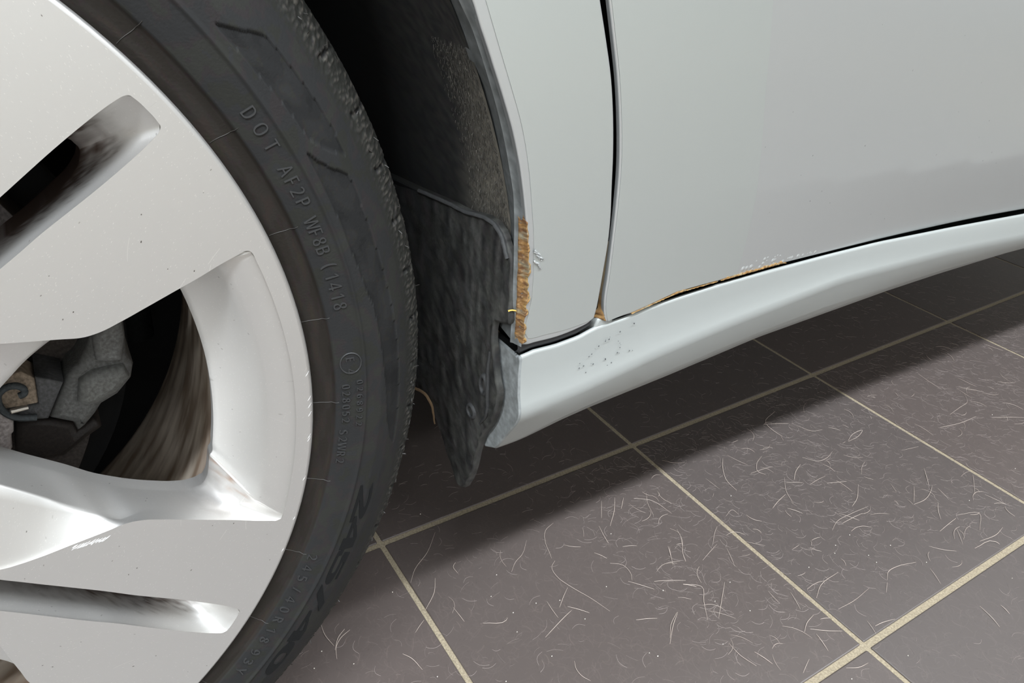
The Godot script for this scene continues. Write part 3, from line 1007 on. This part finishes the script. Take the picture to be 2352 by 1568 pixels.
func build_tyre(car: Node3D) -> void:
	for w in [WING_FRONT, WING_REAR]:
		var p := PackedVector2Array()
		for k in range(0, w.size(), 2):
			p.append(Vector2((w[k] / 10.0 + WINDOW_AXIS) * 5.0, w[k + 1] / 10.0))
		wing_shapes.append(p)
	var angles := []
	var a := -75.0
	while a < 60.0:
		angles.append(a)
		a += 0.16
	while a < 285.0:
		angles.append(a)
		a += 2.0
	angles.append(285.0)
	var rows := []
	var cols := []
	for q in angles:
		var rc := tyre_row(q, q < 60.0)
		rows.append(rc[0])
		cols.append(rc[1])
	var mb := MB.new()
	mb.loft(rows, cols)
	var t := part("tyre", mb, mats.tyre_rubber, car, "worn black low-profile tyre")
	t.position = HUB
	t.rotation = WHEEL_TURN
	var tone := Color(0.034, 0.0335, 0.032)
	var rr: Material = mats.raised_rubber
	moulded(t, "DOT", 30.7, 27.3, 264.4, 270.4, 0.85, 0.55, rr, tone)
	moulded(t, "AF2P", 24.7, 21.2, 264.0, 270.0, 0.85, 0.55, rr, tone)
	moulded(t, "WF8B", 18.9, 15.8, 263.4, 269.4, 0.85, 0.55, rr, tone)
	moulded(t, "(1418", 14.0, 9.2, 263.2, 269.4, 0.85, 0.55, rr, tone)
	moulded(t, "E4", 2.5, 1.0, 264.6, 268.8, 0.95, 0.5, rr, tone)
	moulded(t, "0268922", -0.5, -6.0, 269.2, 272.4, 0.95, 0.75, rr, tone)
	moulded(t, "028052", -0.9, -5.4, 261.9, 265.8, 0.95, 0.75, rr, tone)
	moulded(t, "S2WR2", -7.0, -11.0, 261.0, 265.2, 0.95, 0.75, rr, tone)
	moulded(t, "245/40R18", -25.2, -38.3, 261.4, 266.8, 1.0, 0.75, rr, tone)
	moulded(t, "93Y", -40.3, -43.4, 261.4, 266.8, 1.0, 0.75, rr, tone)
	moulded(t, "245/40", -17.3, -40.6, 278.2, 287.6, 4.0, 0.30, mats.knurled_rubber, Color(0.0125, 0.0125, 0.0125), 700)
	# ring round the approval mark
	mb = MB.new()
	var ring := PackedVector3Array()
	for k in 41:
		var b := TAU * k / 40
		ring.append(on_tyre(2.0 + WINDOW_AXIS + rad_to_deg(cos(b) * 6.0 / 267.0), 267.0 + sin(b) * 5.2, 0.1))
	mb.tube(ring, 0.0004, 6, tone)
	part("approval_ring", mb, rr, t)
	# thin seams across the bead, one every eleven degrees
	for k in 33:
		var d := 41.0 - 11.0 * k + WINDOW_AXIS
		if k > 12 and k < 27:
			continue
		mb = MB.new()
		var path := PackedVector3Array()
		for j in 9:
			path.append(on_tyre(d + 0.06 * sin(j * 0.9), lerpf(248.0, 260.5, j / 8.0), 0.05))
		mb.tube(path, 0.00018, 5, Color(0.036, 0.032, 0.028))
		part("mould_seam", mb, rr, t)
	# rubber hairs and torn bits on the shoulder
	mb = MB.new()
	for k in 70:
		var d := rng.randf_range(-52, 46)
		var r0 := rng.randf_range(307, 316)
		var p := on_tyre(d, r0, 0.3)
		var dir := Vector3(rng.randf_range(-1, 1), rng.randf_range(-1, 1), rng.randf_range(0.1, 0.9)).normalized()
		var l := rng.randf_range(0.0010, 0.0030)
		mb.tube(PackedVector3Array([p, p + dir * l * 0.6, p + dir * l + Vector3(0, 0, 0.0003)]), rng.randf_range(0.00018, 0.0004), 4, Color(0.05, 0.046, 0.04), true)
	part("torn_rubber", mb, rr, t, "torn bits of rubber on the tyre's shoulder").set_meta("kind", "stuff")

func polar(deg: float, r_mm: float) -> Vector2:
	return Vector2(cos(deg_to_rad(deg)), sin(deg_to_rad(deg))) * r_mm * 0.001

func window_stations(upper: bool) -> Array:
	var st := []
	for k in 8:
		var a := 18.0 * k / 7.0
		st.append([a, 239.2, a * 0.92, 224.5, 5.5, a * 0.70, 203.8, 28.0])
	st.append_array([
		[18.6, 239.2, 16.9, 224.0, 6.0, 12.8, 203.4, 28.0], [19.3, 238.2, 17.3, 222.5, 8.0, 13.3, 203.2, 28.5], [19.6, 236.0, 18.2, 217.5, 11.0, 15.3, 203.7, 29.0],
		[19.6, 232.0, 18.8, 212.5, 13.0, 17.4, 204.0, 30.0], [19.5, 224.0, 19.2, 208.5, 13.0, 18.6, 202.8, 30.5], [19.2, 213.0, 19.4, 202.0, 13.0, 19.5, 198.3, 31.0],
		[19.0, 203.0, 19.4, 195.0, 13.0, 19.9, 190.0, 31.0], [18.7, 190.0, 19.1, 184.0, 13.0, 19.8, 180.0, 31.0], [18.4, 178.0, 18.9, 174.0, 12.0, 19.4, 169.0, 31.0],
		[18.3, 169.0, 18.8, 166.5, 9.0, 18.8, 160.5, 31.0], [18.6, 163.5, 19.3, 160.0, 7.0, 17.9, 151.5, 31.0], [20.1, 155.0, 18.4, 149.5, 9.0, 15.6, 138.5, 31.0],
		[22.9, 142.0, 16.9, 138.0, 9.5, 13.8, 129.0, 31.0], [26.4, 129.0, 14.8, 128.5, 10.0, 12.3, 122.0, 31.0], [29.6, 117.0, 10.2, 111.5, 10.0, 9.3, 111.2, 31.0],
		[31.2, 109.0, 5.0, 96.0, 10.0, 4.0, 96.0, 31.0], [33.0, 104.0, 0.0, 93.0, 10.0, 0.0, 93.0, 31.0]])
	if upper:   # under the upper spoke the wall is cut back a little
		for k in 8:
			st[k][2] = st[k][0]
			st[k][5] = st[k][0]
		var back := [[18.8, 224.0, 6.0, 19.0, 203.8, 28.0], [19.5, 221.0, 7.0, 19.8, 203.0, 28.0], [19.8, 216.0, 9.0, 20.2, 202.0, 28.0], [19.9, 211.0, 10.0, 20.4, 200.0, 28.5], [19.9, 206.0, 11.0, 20.4, 196.0, 29.0], [19.7, 200.0, 12.0, 20.3, 191.0, 30.0], [19.5, 193.0, 12.0, 20.2, 185.0, 31.0], [19.3, 183.0, 12.0, 20.0, 177.0, 31.0]]
		for k in 8:
			for j in 6:
				st[8 + k][2 + j] = back[k][j]
	return st

func slot_stations() -> Array:
	return [[36.0, 239.8, 36.0, 226.0, 12.0, 36.0, 207.0, 29.0], [35.3, 239.8, 35.4, 226.0, 12.0, 35.5, 207.0, 29.0], [34.6, 239.5, 34.9, 225.5, 12.0, 35.1, 206.4, 29.0], [34.0, 238.9, 34.5, 224.5, 12.0, 34.7, 204.8, 29.0], [33.6, 236.6, 34.1, 222.0, 12.0, 34.1, 202.0, 29.0], [33.4, 233.0, 33.8, 219.0, 12.0, 33.7, 198.5, 29.0],
		[33.2, 227.0, 33.5, 213.0, 12.0, 33.4, 195.0, 29.0], [33.0, 217.0, 33.3, 204.0, 12.0, 33.1, 187.0, 29.0], [32.8, 203.0, 33.1, 193.0, 12.0, 32.8, 178.0, 29.0], [32.7, 190.0, 33.0, 181.0, 12.0, 32.6, 169.0, 29.0], [32.6, 178.0, 32.9, 170.0, 12.0, 32.5, 160.0, 29.0],
		[32.3, 166.0, 32.7, 160.0, 12.0, 32.4, 152.0, 29.0], [32.0, 150.0, 32.5, 147.0, 12.0, 32.4, 143.0, 29.0], [31.7, 135.0, 32.3, 134.0, 12.0, 32.5, 132.0, 29.0], [31.3, 120.0, 32.2, 121.0, 12.0, 33.0, 121.0, 29.0], [31.2, 109.0, 33.0, 111.0, 12.0, 34.0, 112.0, 29.0], [33.0, 104.0, 36.0, 106.0, 12.0, 36.0, 108.0, 29.0]]

func line_of(st: Array, col: int, sub: int) -> PackedVector2Array:
	var p := PackedVector2Array()
	for s in st:
		p.append(polar(s[col], s[col + 1]))
	return smoothed(p, sub)

func depth_of(st: Array, col: int, sub: int) -> PackedFloat32Array:
	var out := PackedFloat32Array()
	for i in st.size() - 1:
		for k in sub:
			out.append(lerpf(st[i][col], st[i + 1][col], float(k) / sub) * 0.001)
	out.append(st[st.size() - 1][col] * 0.001)
	return out

# the wall round an opening, from the face down to its inner edge
func opening_wall(mb: MB, st: Array, side: float, slot: bool, dirty: bool) -> PackedVector2Array:
	var sub := 5
	var l0 := line_of(st, 0, sub)
	var l1 := line_of(st, 2, sub)
	var l2 := line_of(st, 5, sub)
	var d1 := depth_of(st, 4, sub)
	var d2 := depth_of(st, 7, sub)
	var e := 0.0014
	var rows := []
	var cols := []
	var rim_line := aside(l0, -e * side)
	for k in 22:
		var row := PackedVector3Array()
		var rc := PackedColorArray()
		for i in l0.size():
			var p: Vector2
			var z := 0.0
			if k < 5:
				var t := k / 4.0 * PI / 2
				p = rim_line[i].lerp(l0[i], sin(t))
				z = -e * (1.0 - cos(t))
			elif k < 12:
				var t := (k - 4) / 7.0
				p = l0[i].lerp(l1[i], t)
				z = lerpf(-e, -d1[i], t)
				if not slot and i < 42:
					z += 0.0008 * sin(t * PI)
			elif k < 20:
				var t := (k - 11) / 8.0
				p = l1[i].lerp(l2[i], t)
				z = lerpf(-d1[i], -d2[i], t)
				if not slot and i < 42:
					z -= 0.0012 * sin(t * PI)
			elif k == 20:
				p = l2[i]
				z = -d2[i] - 0.0012
			else:
				p = l2[i] * (1.004 if i < 60 and not slot else 1.0)
				z = -d2[i] - (0.016 if slot else 0.009)
			row.append(Vector3(p.x, p.y, z))
			var dirt := 0.0
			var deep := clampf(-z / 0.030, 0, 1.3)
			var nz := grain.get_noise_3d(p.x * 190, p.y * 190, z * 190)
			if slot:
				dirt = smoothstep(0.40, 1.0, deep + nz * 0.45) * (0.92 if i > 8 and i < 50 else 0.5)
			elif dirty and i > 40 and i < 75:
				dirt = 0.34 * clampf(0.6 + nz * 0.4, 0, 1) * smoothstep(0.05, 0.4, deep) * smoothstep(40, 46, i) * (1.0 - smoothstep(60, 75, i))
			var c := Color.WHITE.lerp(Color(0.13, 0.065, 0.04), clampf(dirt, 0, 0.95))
			if not slot and dirty and i > 38 and i < 52 and k > 9:
				c = c.lerp(Color(0.55, 0.30, 0.17), clampf(0.15 + fine.get_noise_3d(p.x * 300, p.y * 300, 2.0) * 1.2, 0, 0.6) * smoothstep(9, 14, k) * (1.0 - absf(i - 45) / 7.0))
			rc.append(c)
		rows.append(row)
		cols.append(rc)
	mb.loft(rows, cols, false, side > 0)
	return rim_line

func build_wheel(car: Node3D) -> void:
	# lip and barrel
	var mb := MB.new()
	lathe(mb, PackedVector2Array([Vector2(0.2430, -0.0000), Vector2(0.2450, -0.0001), Vector2(0.2462, -0.0006), Vector2(0.2469, -0.0016), Vector2(0.2471, -0.0030), Vector2(0.2468, -0.0060), Vector2(0.2440, -0.011), Vector2(0.236, -0.013)]), 0, 360, 240)
	var w := part("alloy_wheel", mb, mats.wheel_paint, car, "silver painted alloy wheel with five pairs of flat spokes")
	w.position = HUB
	w.rotation = WHEEL_TURN
	for mirror in 2:
		var s := 1.0 if mirror == 0 else -1.0
		mb = MB.new()
		var win := opening_wall(mb, window_stations(mirror == 0), -1.0, false, mirror == 1)
		var slot := opening_wall(mb, slot_stations(), 1.0, true, true)
		var face := PackedVector2Array()
		for k in 25:
			face.append(polar(36.0 * k / 24.0, 245.0))
		face.append_array(slot)
		win.reverse()
		face.append_array(win)
		sheet(mb, face, func(_x, _y): return 0.0, 0.012)
		if mirror:
			for i in mb.v.size():
				mb.v[i].y = -mb.v[i].y
				mb.n[i].y = -mb.n[i].y
			for i in range(0, mb.ix.size(), 3):
				var q := mb.ix[i]
				mb.ix[i] = mb.ix[i + 1]
				mb.ix[i + 1] = q
		var mesh := mb.mesh()
		for k in 5:
			var o := part_mesh("spoke", mesh, mats.wheel_paint, w)
			o.rotation.z = deg_to_rad(WINDOW_AXIS + 72.0 * k)
	mb = MB.new()
	lathe(mb, PackedVector2Array([Vector2(0.0005, -0.004), Vector2(0.030, -0.0042), Vector2(0.034, -0.008), Vector2(0.060, -0.010), Vector2(0.085, -0.0095), Vector2(0.094, -0.0105), Vector2(0.096, -0.030)]), 0, 360, 90)
	part("hub_cover", mb, mats.wheel_paint, w)
	mb = MB.new()
	var prof := PackedVector2Array()
	for q in [[208.6, -36.5], [209.4, -42], [211, -50], [212, -62], [212.5, -80], [213, -100], [213.5, -120], [214.5, -140], [216.0, -160], [217.5, -180], [219.5, -198], [222.0, -206], [226.0, -209], [240.0, -206]]:
		prof.append(Vector2(q[0], q[1]) * 0.001)
	var dense := spaced(prof, 0.003)
	lathe(mb, dense, 0, 360, 300, func(a, r, z):
		var drip: float = -0.046 - 0.004 * fine.get_noise_1d(a * 0.4) - 0.010 * clampf(fine.get_noise_1d(a * 0.9 + 50) * 2.0 - 0.5, 0, 1)
		var band: float = grain.get_noise_2d(a * 0.05, z * 60.0)
		var spot: float = grain.get_noise_2d(a * 0.35, z * 150.0)
		var dust: Color = Color(0.26, 0.19, 0.135).lerp(Color(0.62, 0.53, 0.43), clampf(0.5 + band * 1.2 + spot * 0.25, 0, 1))
		dust = dust.lerp(Color(0.20, 0.11, 0.07), smoothstep(-0.085, -0.045, z) * 0.7)
		return Color(0.50, 0.51, 0.52) if z > drip else dust)
	part("barrel", mb, mats.barrel_paint, w, "brake dust on the wheel's inner barrel")

	# kerb scuffs on the lower spoke and nicks along the lip
	mb = MB.new()
	for k in 60:
		var t := rng.randf()
		var p := polar(lerpf(-23.6, -21.4, t) + rng.randf_range(-0.35, 0.35) + WINDOW_AXIS, lerpf(141.0, 155.0, t))
		var l := rng.randf_range(0.0008, 0.0026)
		mb.tube(PackedVector3Array([Vector3(p.x, p.y, 0), Vector3(p.x + l * 0.5, p.y + l * 0.25, 0.00008), Vector3(p.x + l, p.y + l * 0.5, 0)]), 0.00012, 4, Color.WHITE, true)
	for k in 9:
		var a: float = [-1.4, -2.4, -3.6, -6.8, -7.2, -13.0, 2.0, -19.0, -24.0][k]
		var p := polar(a + WINDOW_AXIS, 244.6)
		mb.tube(PackedVector3Array([Vector3(p.x - 0.0008, p.y - 0.0010, 0), Vector3(p.x, p.y, 0.0001), Vector3(p.x + 0.0012, p.y + 0.0016, -0.0002)]), 0.00013, 4, Color.WHITE, true)
	part("scuff_marks", mb, mats.scuff, w, "bright scuff marks on the wheel").set_meta("kind", "stuff")

func build_brake(car: Node3D) -> void:
	var mb := MB.new()
	lathe(mb, PackedVector2Array([Vector2(0.05, -0.080), Vector2(0.095, -0.080), Vector2(0.097, -0.088), Vector2(0.1555, -0.088), Vector2(0.1560, -0.0885), Vector2(0.1560, -0.112), Vector2(0.05, -0.112)]), 0, 360, 120, func(_a, r, _z):
		return Color(0.05, 0.028, 0.02) if r < 0.099 else Color(0.10, 0.085, 0.075))
	var d := part("brake_disc", mb, mats.iron, car, "rusty brake disc behind the spokes")
	d.position = HUB
	d.rotation = WHEEL_TURN
	mb = MB.new()
	slab(mb, pts(CALIPER), -0.120, -0.066, 0.004, Color(0.15, 0.15, 0.147))
	var c := part("brake_caliper", mb, mats.iron, car, "rough grey cast brake caliper behind the spokes")
	c.position = HUB
	c.rotation = WHEEL_TURN
	mb = MB.new()
	slab(mb, pts(CAL_TOP), -0.068, -0.0605, 0.003, Color(0.18, 0.18, 0.175))
	slab(mb, pts(CAL_LOW), -0.068, -0.0600, 0.004, Color(0.17, 0.17, 0.164))
	part("caliper_rib", mb, mats.iron, c)
	mb = MB.new()
	slab(mb, pts(BRACKET), -0.090, -0.0625, 0.0015, Color(0.10, 0.10, 0.102))
	part("bracket", mb, mats.iron, c, "dark flat bracket on the caliper")
	mb = MB.new()
	slab(mb, pts(PAD), -0.080, -0.0645, 0.001, Color(0.42, 0.33, 0.25))
	part("brake_pad", mb, mats.iron, c, "tan backing plate of the brake pad")
	mb = MB.new()
	var path := PackedVector3Array()
	for p in smoothed(pts(CLIP), 4):
		path.append(Vector3(p.x, p.y, -0.0595))
	mb.tube(path, 0.0017, 8, Color(0.07, 0.08, 0.09))
	part("spring_clip", mb, mats.iron, c, "dark hooked spring clip")
	mb = MB.new()
	var pin := PackedVector3Array()
	for k in 6:
		pin.append(Vector3(0.1163 + k * 0.0014, -0.0135 - k * 0.0002, -0.0560 - 0.0004 * k))
	mb.tube(pin, 0.0013, 8)
	part("guide_pin", mb, mats.bare_steel, c, "shiny steel pin end")
	mb = MB.new()
	slab(mb, pts(CAL_PISTON), -0.085, -0.0625, 0.002, Color(0.62, 0.56, 0.55))
	part("caliper_housing", mb, mats.iron, c, "pale pinkish metal housing beside the spring clip")
	mb = MB.new()
	slab(mb, pts(CARRIER), -0.110, -0.0755, 0.003, Color(0.030, 0.022, 0.016))
	part("carrier", mb, mats.iron, c, "oily dark brown caliper carrier")
	# hub carrier and strut further in
	mb = MB.new()
	for k in 2:
		mb.tube(PackedVector3Array([Vector3(0.195, 0.10, -0.185), Vector3(0.1925, 0.02, -0.185), Vector3(0.1890, -0.06, -0.185)]), 0.0105, 14, Color(0.022, 0.027, 0.031))
	var st := part("damper_strut", mb, mats.iron, car, "dark blue-grey strut deep inside the wheel")
	st.position = HUB
	mb = MB.new()
	lathe(mb, PackedVector2Array([Vector2(0.02, -0.125), Vector2(0.172, -0.125), Vector2(0.176, -0.120), Vector2(0.176, -0.130), Vector2(0.02, -0.133)]), 0, 360, 90)
	var sh := part("dust_shield", mb, mats.shell_black, car)
	sh.position = HUB
	sh.rotation = WHEEL_TURN

# ---------------------------------------------------------------- floor
func build_floor() -> void:
	var f := Node3D.new()
	f.name = "floor"
	add_child(f)
	f.set_meta("kind", "structure")
	var pitch := 0.3
	var half := 0.3 / 2 - 0.0024
	var meshes := []
	for k in 3:
		var mb := MB.new()
		var o := PackedVector2Array()
		for c in [[1, 1], [-1, 1], [-1, -1], [1, -1]]:
			for j in 4:
				var a := atan2(c[1], c[0]) - PI / 4 + PI / 2 * j / 3.0
				o.append(Vector2(c[0], c[1]) * (half - 0.0012) + Vector2(cos(a), sin(a)) * 0.0012)
		var lines := []
		for q in [[0.0011, 0.0], [0.0004, -0.0002], [0.0, -0.0007], [0.0, -0.009]]:
			var line := PackedVector3Array()
			for p in aside(o, q[0], true):
				line.append(Vector3(p.x, q[1], -p.y))
			lines.append(line)
		mb.loft(lines, [], true, true)
		mb.fan(lines[0], Vector3.UP)
		meshes.append(mb.mesh())
	for i in range(-6, 8):
		for j in range(-6, 6):
			var k := posmod(i * 7 + j * 3, 3)
			var t := part_mesh("tile", meshes[k], mats["tile_%d" % k], f)
			t.position = Vector3(0.3469 + (i + 0.5) * pitch, -0.0001 * posmod(i * 5 + j, 3), -0.1675 + (j + 0.5) * pitch * 1.0044)
	var g := MB.new()
	g.box(Vector3(-4.2, -0.12, -4.2), Vector3(5.2, -0.0013, 3.8))
	part("grout_bed", g, mats.grout, f, "pale sandy grout between the tiles")

func strand(points: PackedVector2Array, rad: float) -> Array:
	var path := PackedVector3Array()
	var mid := Vector2.ZERO
	var s := smoothed(points, 4) if points.size() > 2 else spaced(points, points[0].distance_to(points[1]) / 4.0)
	for p in s:
		mid += p / s.size()
	for i in s.size():
		path.append(Vector3(s[i].x - mid.x, rad * 0.9 + 0.0006 * sin(PI * i / (s.size() - 1.0)), s[i].y - mid.y))
	var mb := MB.new()
	mb.tube(path, rad, 4, Color.WHITE, true)
	return [mb.mesh(), Vector3(mid.x, 0, mid.y)]

# where a point lies on the tiles, in words
func spot(p: Vector2) -> String:
	var u := (p.x - 0.3469) / 0.3
	var w := (p.y + 0.1675) / 0.3013
	var tile := "tile beside the tyre" if u < 0 else "%s tile behind the tyre" % ["first", "second", "third", "fourth", "fifth"][clampi(int(u), 0, 4)]
	if w < 0:
		tile = "shaded " + tile
	elif w >= 1:
		tile = "outermost " + tile
	u = fposmod(u, 1.0)
	w = fposmod(w, 1.0)
	var along: String = ["front", "middle", "rear"][clampi(int(u * 3), 0, 2)]
	var across: String = ["car side", "centre", "outer side"][clampi(int(w * 3), 0, 2)]
	return "on the %s, %s, %s" % [tile, along, across]

func hair_label(p: PackedVector2Array) -> String:
	var l := 0.0
	for i in p.size() - 1:
		l += p[i].distance_to(p[i + 1])
	var span := p[p.size() - 1] - p[0]
	var mid := (p[0] + p[p.size() - 1]) / 2
	var shape := "straight" if span.length() > 0.985 * l else ("curved" if span.length() > 0.88 * l else "hooked")
	var size := "short" if l < 0.014 else ("medium" if l < 0.032 else "long")
	var a := fposmod(rad_to_deg(atan2(span.y, span.x)), 180.0)
	var way := "lengthwise" if a < 25 or a > 155 else ("crosswise" if a > 65 and a < 115 else "slanting")
	return "%s %s pale hair %s %s" % [size, shape, way, spot(mid)]

func build_debris() -> void:
	var count := 0
	for h in HAIRS:
		var r := strand(pts(h), rng.randf_range(0.00017, 0.00030))
		var o := part_mesh(numbered("hair_strand"), r[0], mats.hair, self)
		o.position = r[1]
		tag(o, hair_label(pts(h)), "hair", "pale hairs on the floor")
		count += 1
	for k in 150:
		var at := Vector2(rng.randf_range(0.55, 1.25), rng.randf_range(-0.13, 0.12))
		if k % 5 == 0:
			at = Vector2(rng.randf_range(0.35, 0.8), rng.randf_range(-0.10, 0.20))
		var a := rng.randf() * TAU
		var l := rng.randf_range(0.006, 0.026)
		var bend := rng.randf_range(-1.5, 1.5)
		var line := PackedVector2Array()
		for j in 4:
			line.append(at)
			at += Vector2(cos(a), sin(a)) * l / 3
			a += bend / 3
		var r := strand(line, rng.randf_range(0.00013, 0.00024))
		var o := part_mesh(numbered("hair_strand"), r[0], mats.hair, self)
		o.position = r[1]
		tag(o, hair_label(line), "hair", "pale hairs on the floor")
	# the finest lint, past counting
	var base := MB.new()
	var path := PackedVector3Array()
	for j in 6:
		path.append(Vector3(-0.5 + j / 5.0, 0.012, 0.16 * sin(j / 5.0 * PI)))
	base.tube(path, 0.008, 3)
	var mm := MultiMesh.new()
	mm.transform_format = MultiMesh.TRANSFORM_3D
	mm.mesh = base.mesh()
	mm.instance_count = 6800
	for k in 6800:
		var at := Vector3(rng.randf_range(0.24, 1.6), 0.0, rng.randf_range(-0.30, 0.24))
		if k % 2 == 0:
			at = Vector3(rng.randf_range(0.52, 1.4), 0.0, rng.randf_range(-0.16, 0.10))
		var len := rng.randf_range(0.003, 0.014)
		var b := Basis(Vector3.UP, rng.randf() * TAU).scaled_local(Vector3(len, 0.012, len * rng.randf_range(-1.6, 1.6)))
		mm.set_instance_transform(k, Transform3D(b, at))
	var fz := MultiMeshInstance3D.new()
	fz.name = "lint"
	fz.multimesh = mm
	fz.material_override = mats.hair_fuzz
	add_child(fz)
	fz.set_meta("kind", "stuff")
	tag(fz, "fine grey lint scattered all over the dark floor tiles", "lint")
	var g := pts(GRIT)
	for p in g:
		var mb := MB.new()
		var rows := []
		for i in 5:
			var row := PackedVector3Array()
			var t := PI * i / 4
			for j in 7:
				var a := TAU * (j % 6) / 6
				var rr := 0.0007 * (0.8 + 0.4 * fine.get_noise_2d(p.x * 900 + j % 6, i * 3.0))
				row.append(Vector3(cos(a) * sin(t) * rr, cos(t) * rr * 0.8 + 0.0006, sin(a) * sin(t) * rr * 0.8))
			rows.append(row)
		mb.loft(rows)
		var o := part(numbered("grit_speck"), mb, mats.grit, self)
		o.position = Vector3(p.x, 0, p.y)
		tag(o, "tiny white grit speck " + spot(p), "grit", "white grit on the floor")

func build_room() -> void:
	for s in [["wall_front", Vector3(-4.3, 0, -4.3), Vector3(-4.1, 2.8, 3.9)], ["wall_rear", Vector3(5.1, 0, -4.3), Vector3(5.3, 2.8, 3.9)], ["wall_far", Vector3(-4.3, 0, -4.3), Vector3(5.3, 2.8, -4.1)], ["wall_near", Vector3(-4.3, 0, 3.7), Vector3(5.3, 2.8, 3.9)]]:
		var mb := MB.new()
		mb.box(s[1], s[2])
		part(s[0], mb, mats.wall_paint, self).set_meta("kind", "structure")
	var c := MB.new()
	c.box(Vector3(-4.3, 2.7, -4.3), Vector3(5.3, 2.9, 3.9))
	part("ceiling", c, mats.ceiling_paint, self).set_meta("kind", "structure")
	var k := 0
	for row in LAMPS:
		for j in row[1].size():
			lamp(Vector3(row[1][j], 2.62, row[0]), row[2][j], k)
			k += 1

func lamp(at: Vector3, energy: float, k: int) -> void:
	var o := Node3D.new()
	o.name = numbered("ceiling_and_fill_light")
	add_child(o)
	o.position = at
	tag(o, "long white tube light on the ceiling, %s from the front wall" % ["first", "second", "third", "fourth", "fifth", "sixth", "added_fill_seventh", "added_fill_eighth", "added_fill_ninth", "added_fill_tenth"][k], "light", "ceiling lights")
	var mb := MB.new()
	mb.box(Vector3(-0.62, 0.012, -0.08), Vector3(0.62, 0.079, 0.08))
	part("housing", mb, mats.fixture, o)
	mb = MB.new()
	mb.box(Vector3(-0.60, 0.0, -0.06), Vector3(0.60, 0.0119, 0.06))
	part("diffuser", mb, mats.lamp_glow, o)
	var l := AreaLight3D.new()
	l.name = "tube_light"
	l.area_size = Vector2(1.2, 0.12)
	l.light_energy = energy
	l.light_color = Color(0.93, 0.965, 1.0)
	l.area_range = 20.0
	l.area_attenuation = 2.0
	l.shadow_enabled = true
	l.position = Vector3(0, -0.004, 0)
	l.rotation.x = -PI / 2
	o.add_child(l)

const LAMPS := [[1.25, [-2.6, -1.3, 0.0, 1.3, 2.6, 3.9], [4.8, 6.2, 6.5, 4.6, 1.8, 0.8]], [3.0, [-1.3, 0.0, 1.3, 2.6], [2.9, 2.4, 1.0, 0.3]]]  # second row is unseen, added to fill the shadow under the sill

func _ready() -> void:
	var cam := Camera3D.new()
	cam.name = "camera"
	cam.position = Vector3(0.15194, 0.53534, 0.32722)
	cam.rotation = Vector3(-0.53882, -0.58545, 0.05188)
	cam.fov = 47.17946
	cam.near = 0.01
	add_child(cam)
	cam.current = true
	var env := Environment.new()
	env.background_mode = Environment.BG_COLOR
	env.background_color = Color(0.05, 0.05, 0.05)
	env.tonemap_mode = Environment.TONE_MAPPER_LINEAR
	env.tonemap_exposure = 1.0
	env.sdfgi_enabled = true
	env.ssao_enabled = true
	env.ssil_enabled = true
	var we := WorldEnvironment.new()
	we.name = "world"
	we.environment = env
	add_child(we)
	rng.seed = 11
	make_materials()
	build_room()
	build_floor()
	var car := Node3D.new()
	car.name = "car"
	add_child(car)
	tag(car, "silver car with a rusty front wing edge and dusty alloy wheel, standing on dark tiles", "car")
	build_fender(car)
	build_door(car)
	build_skirt(car)
	build_arch_inside(car)
	build_flap(car)
	build_tyre(car)
	build_wheel(car)
	build_brake(car)
	build_debris()
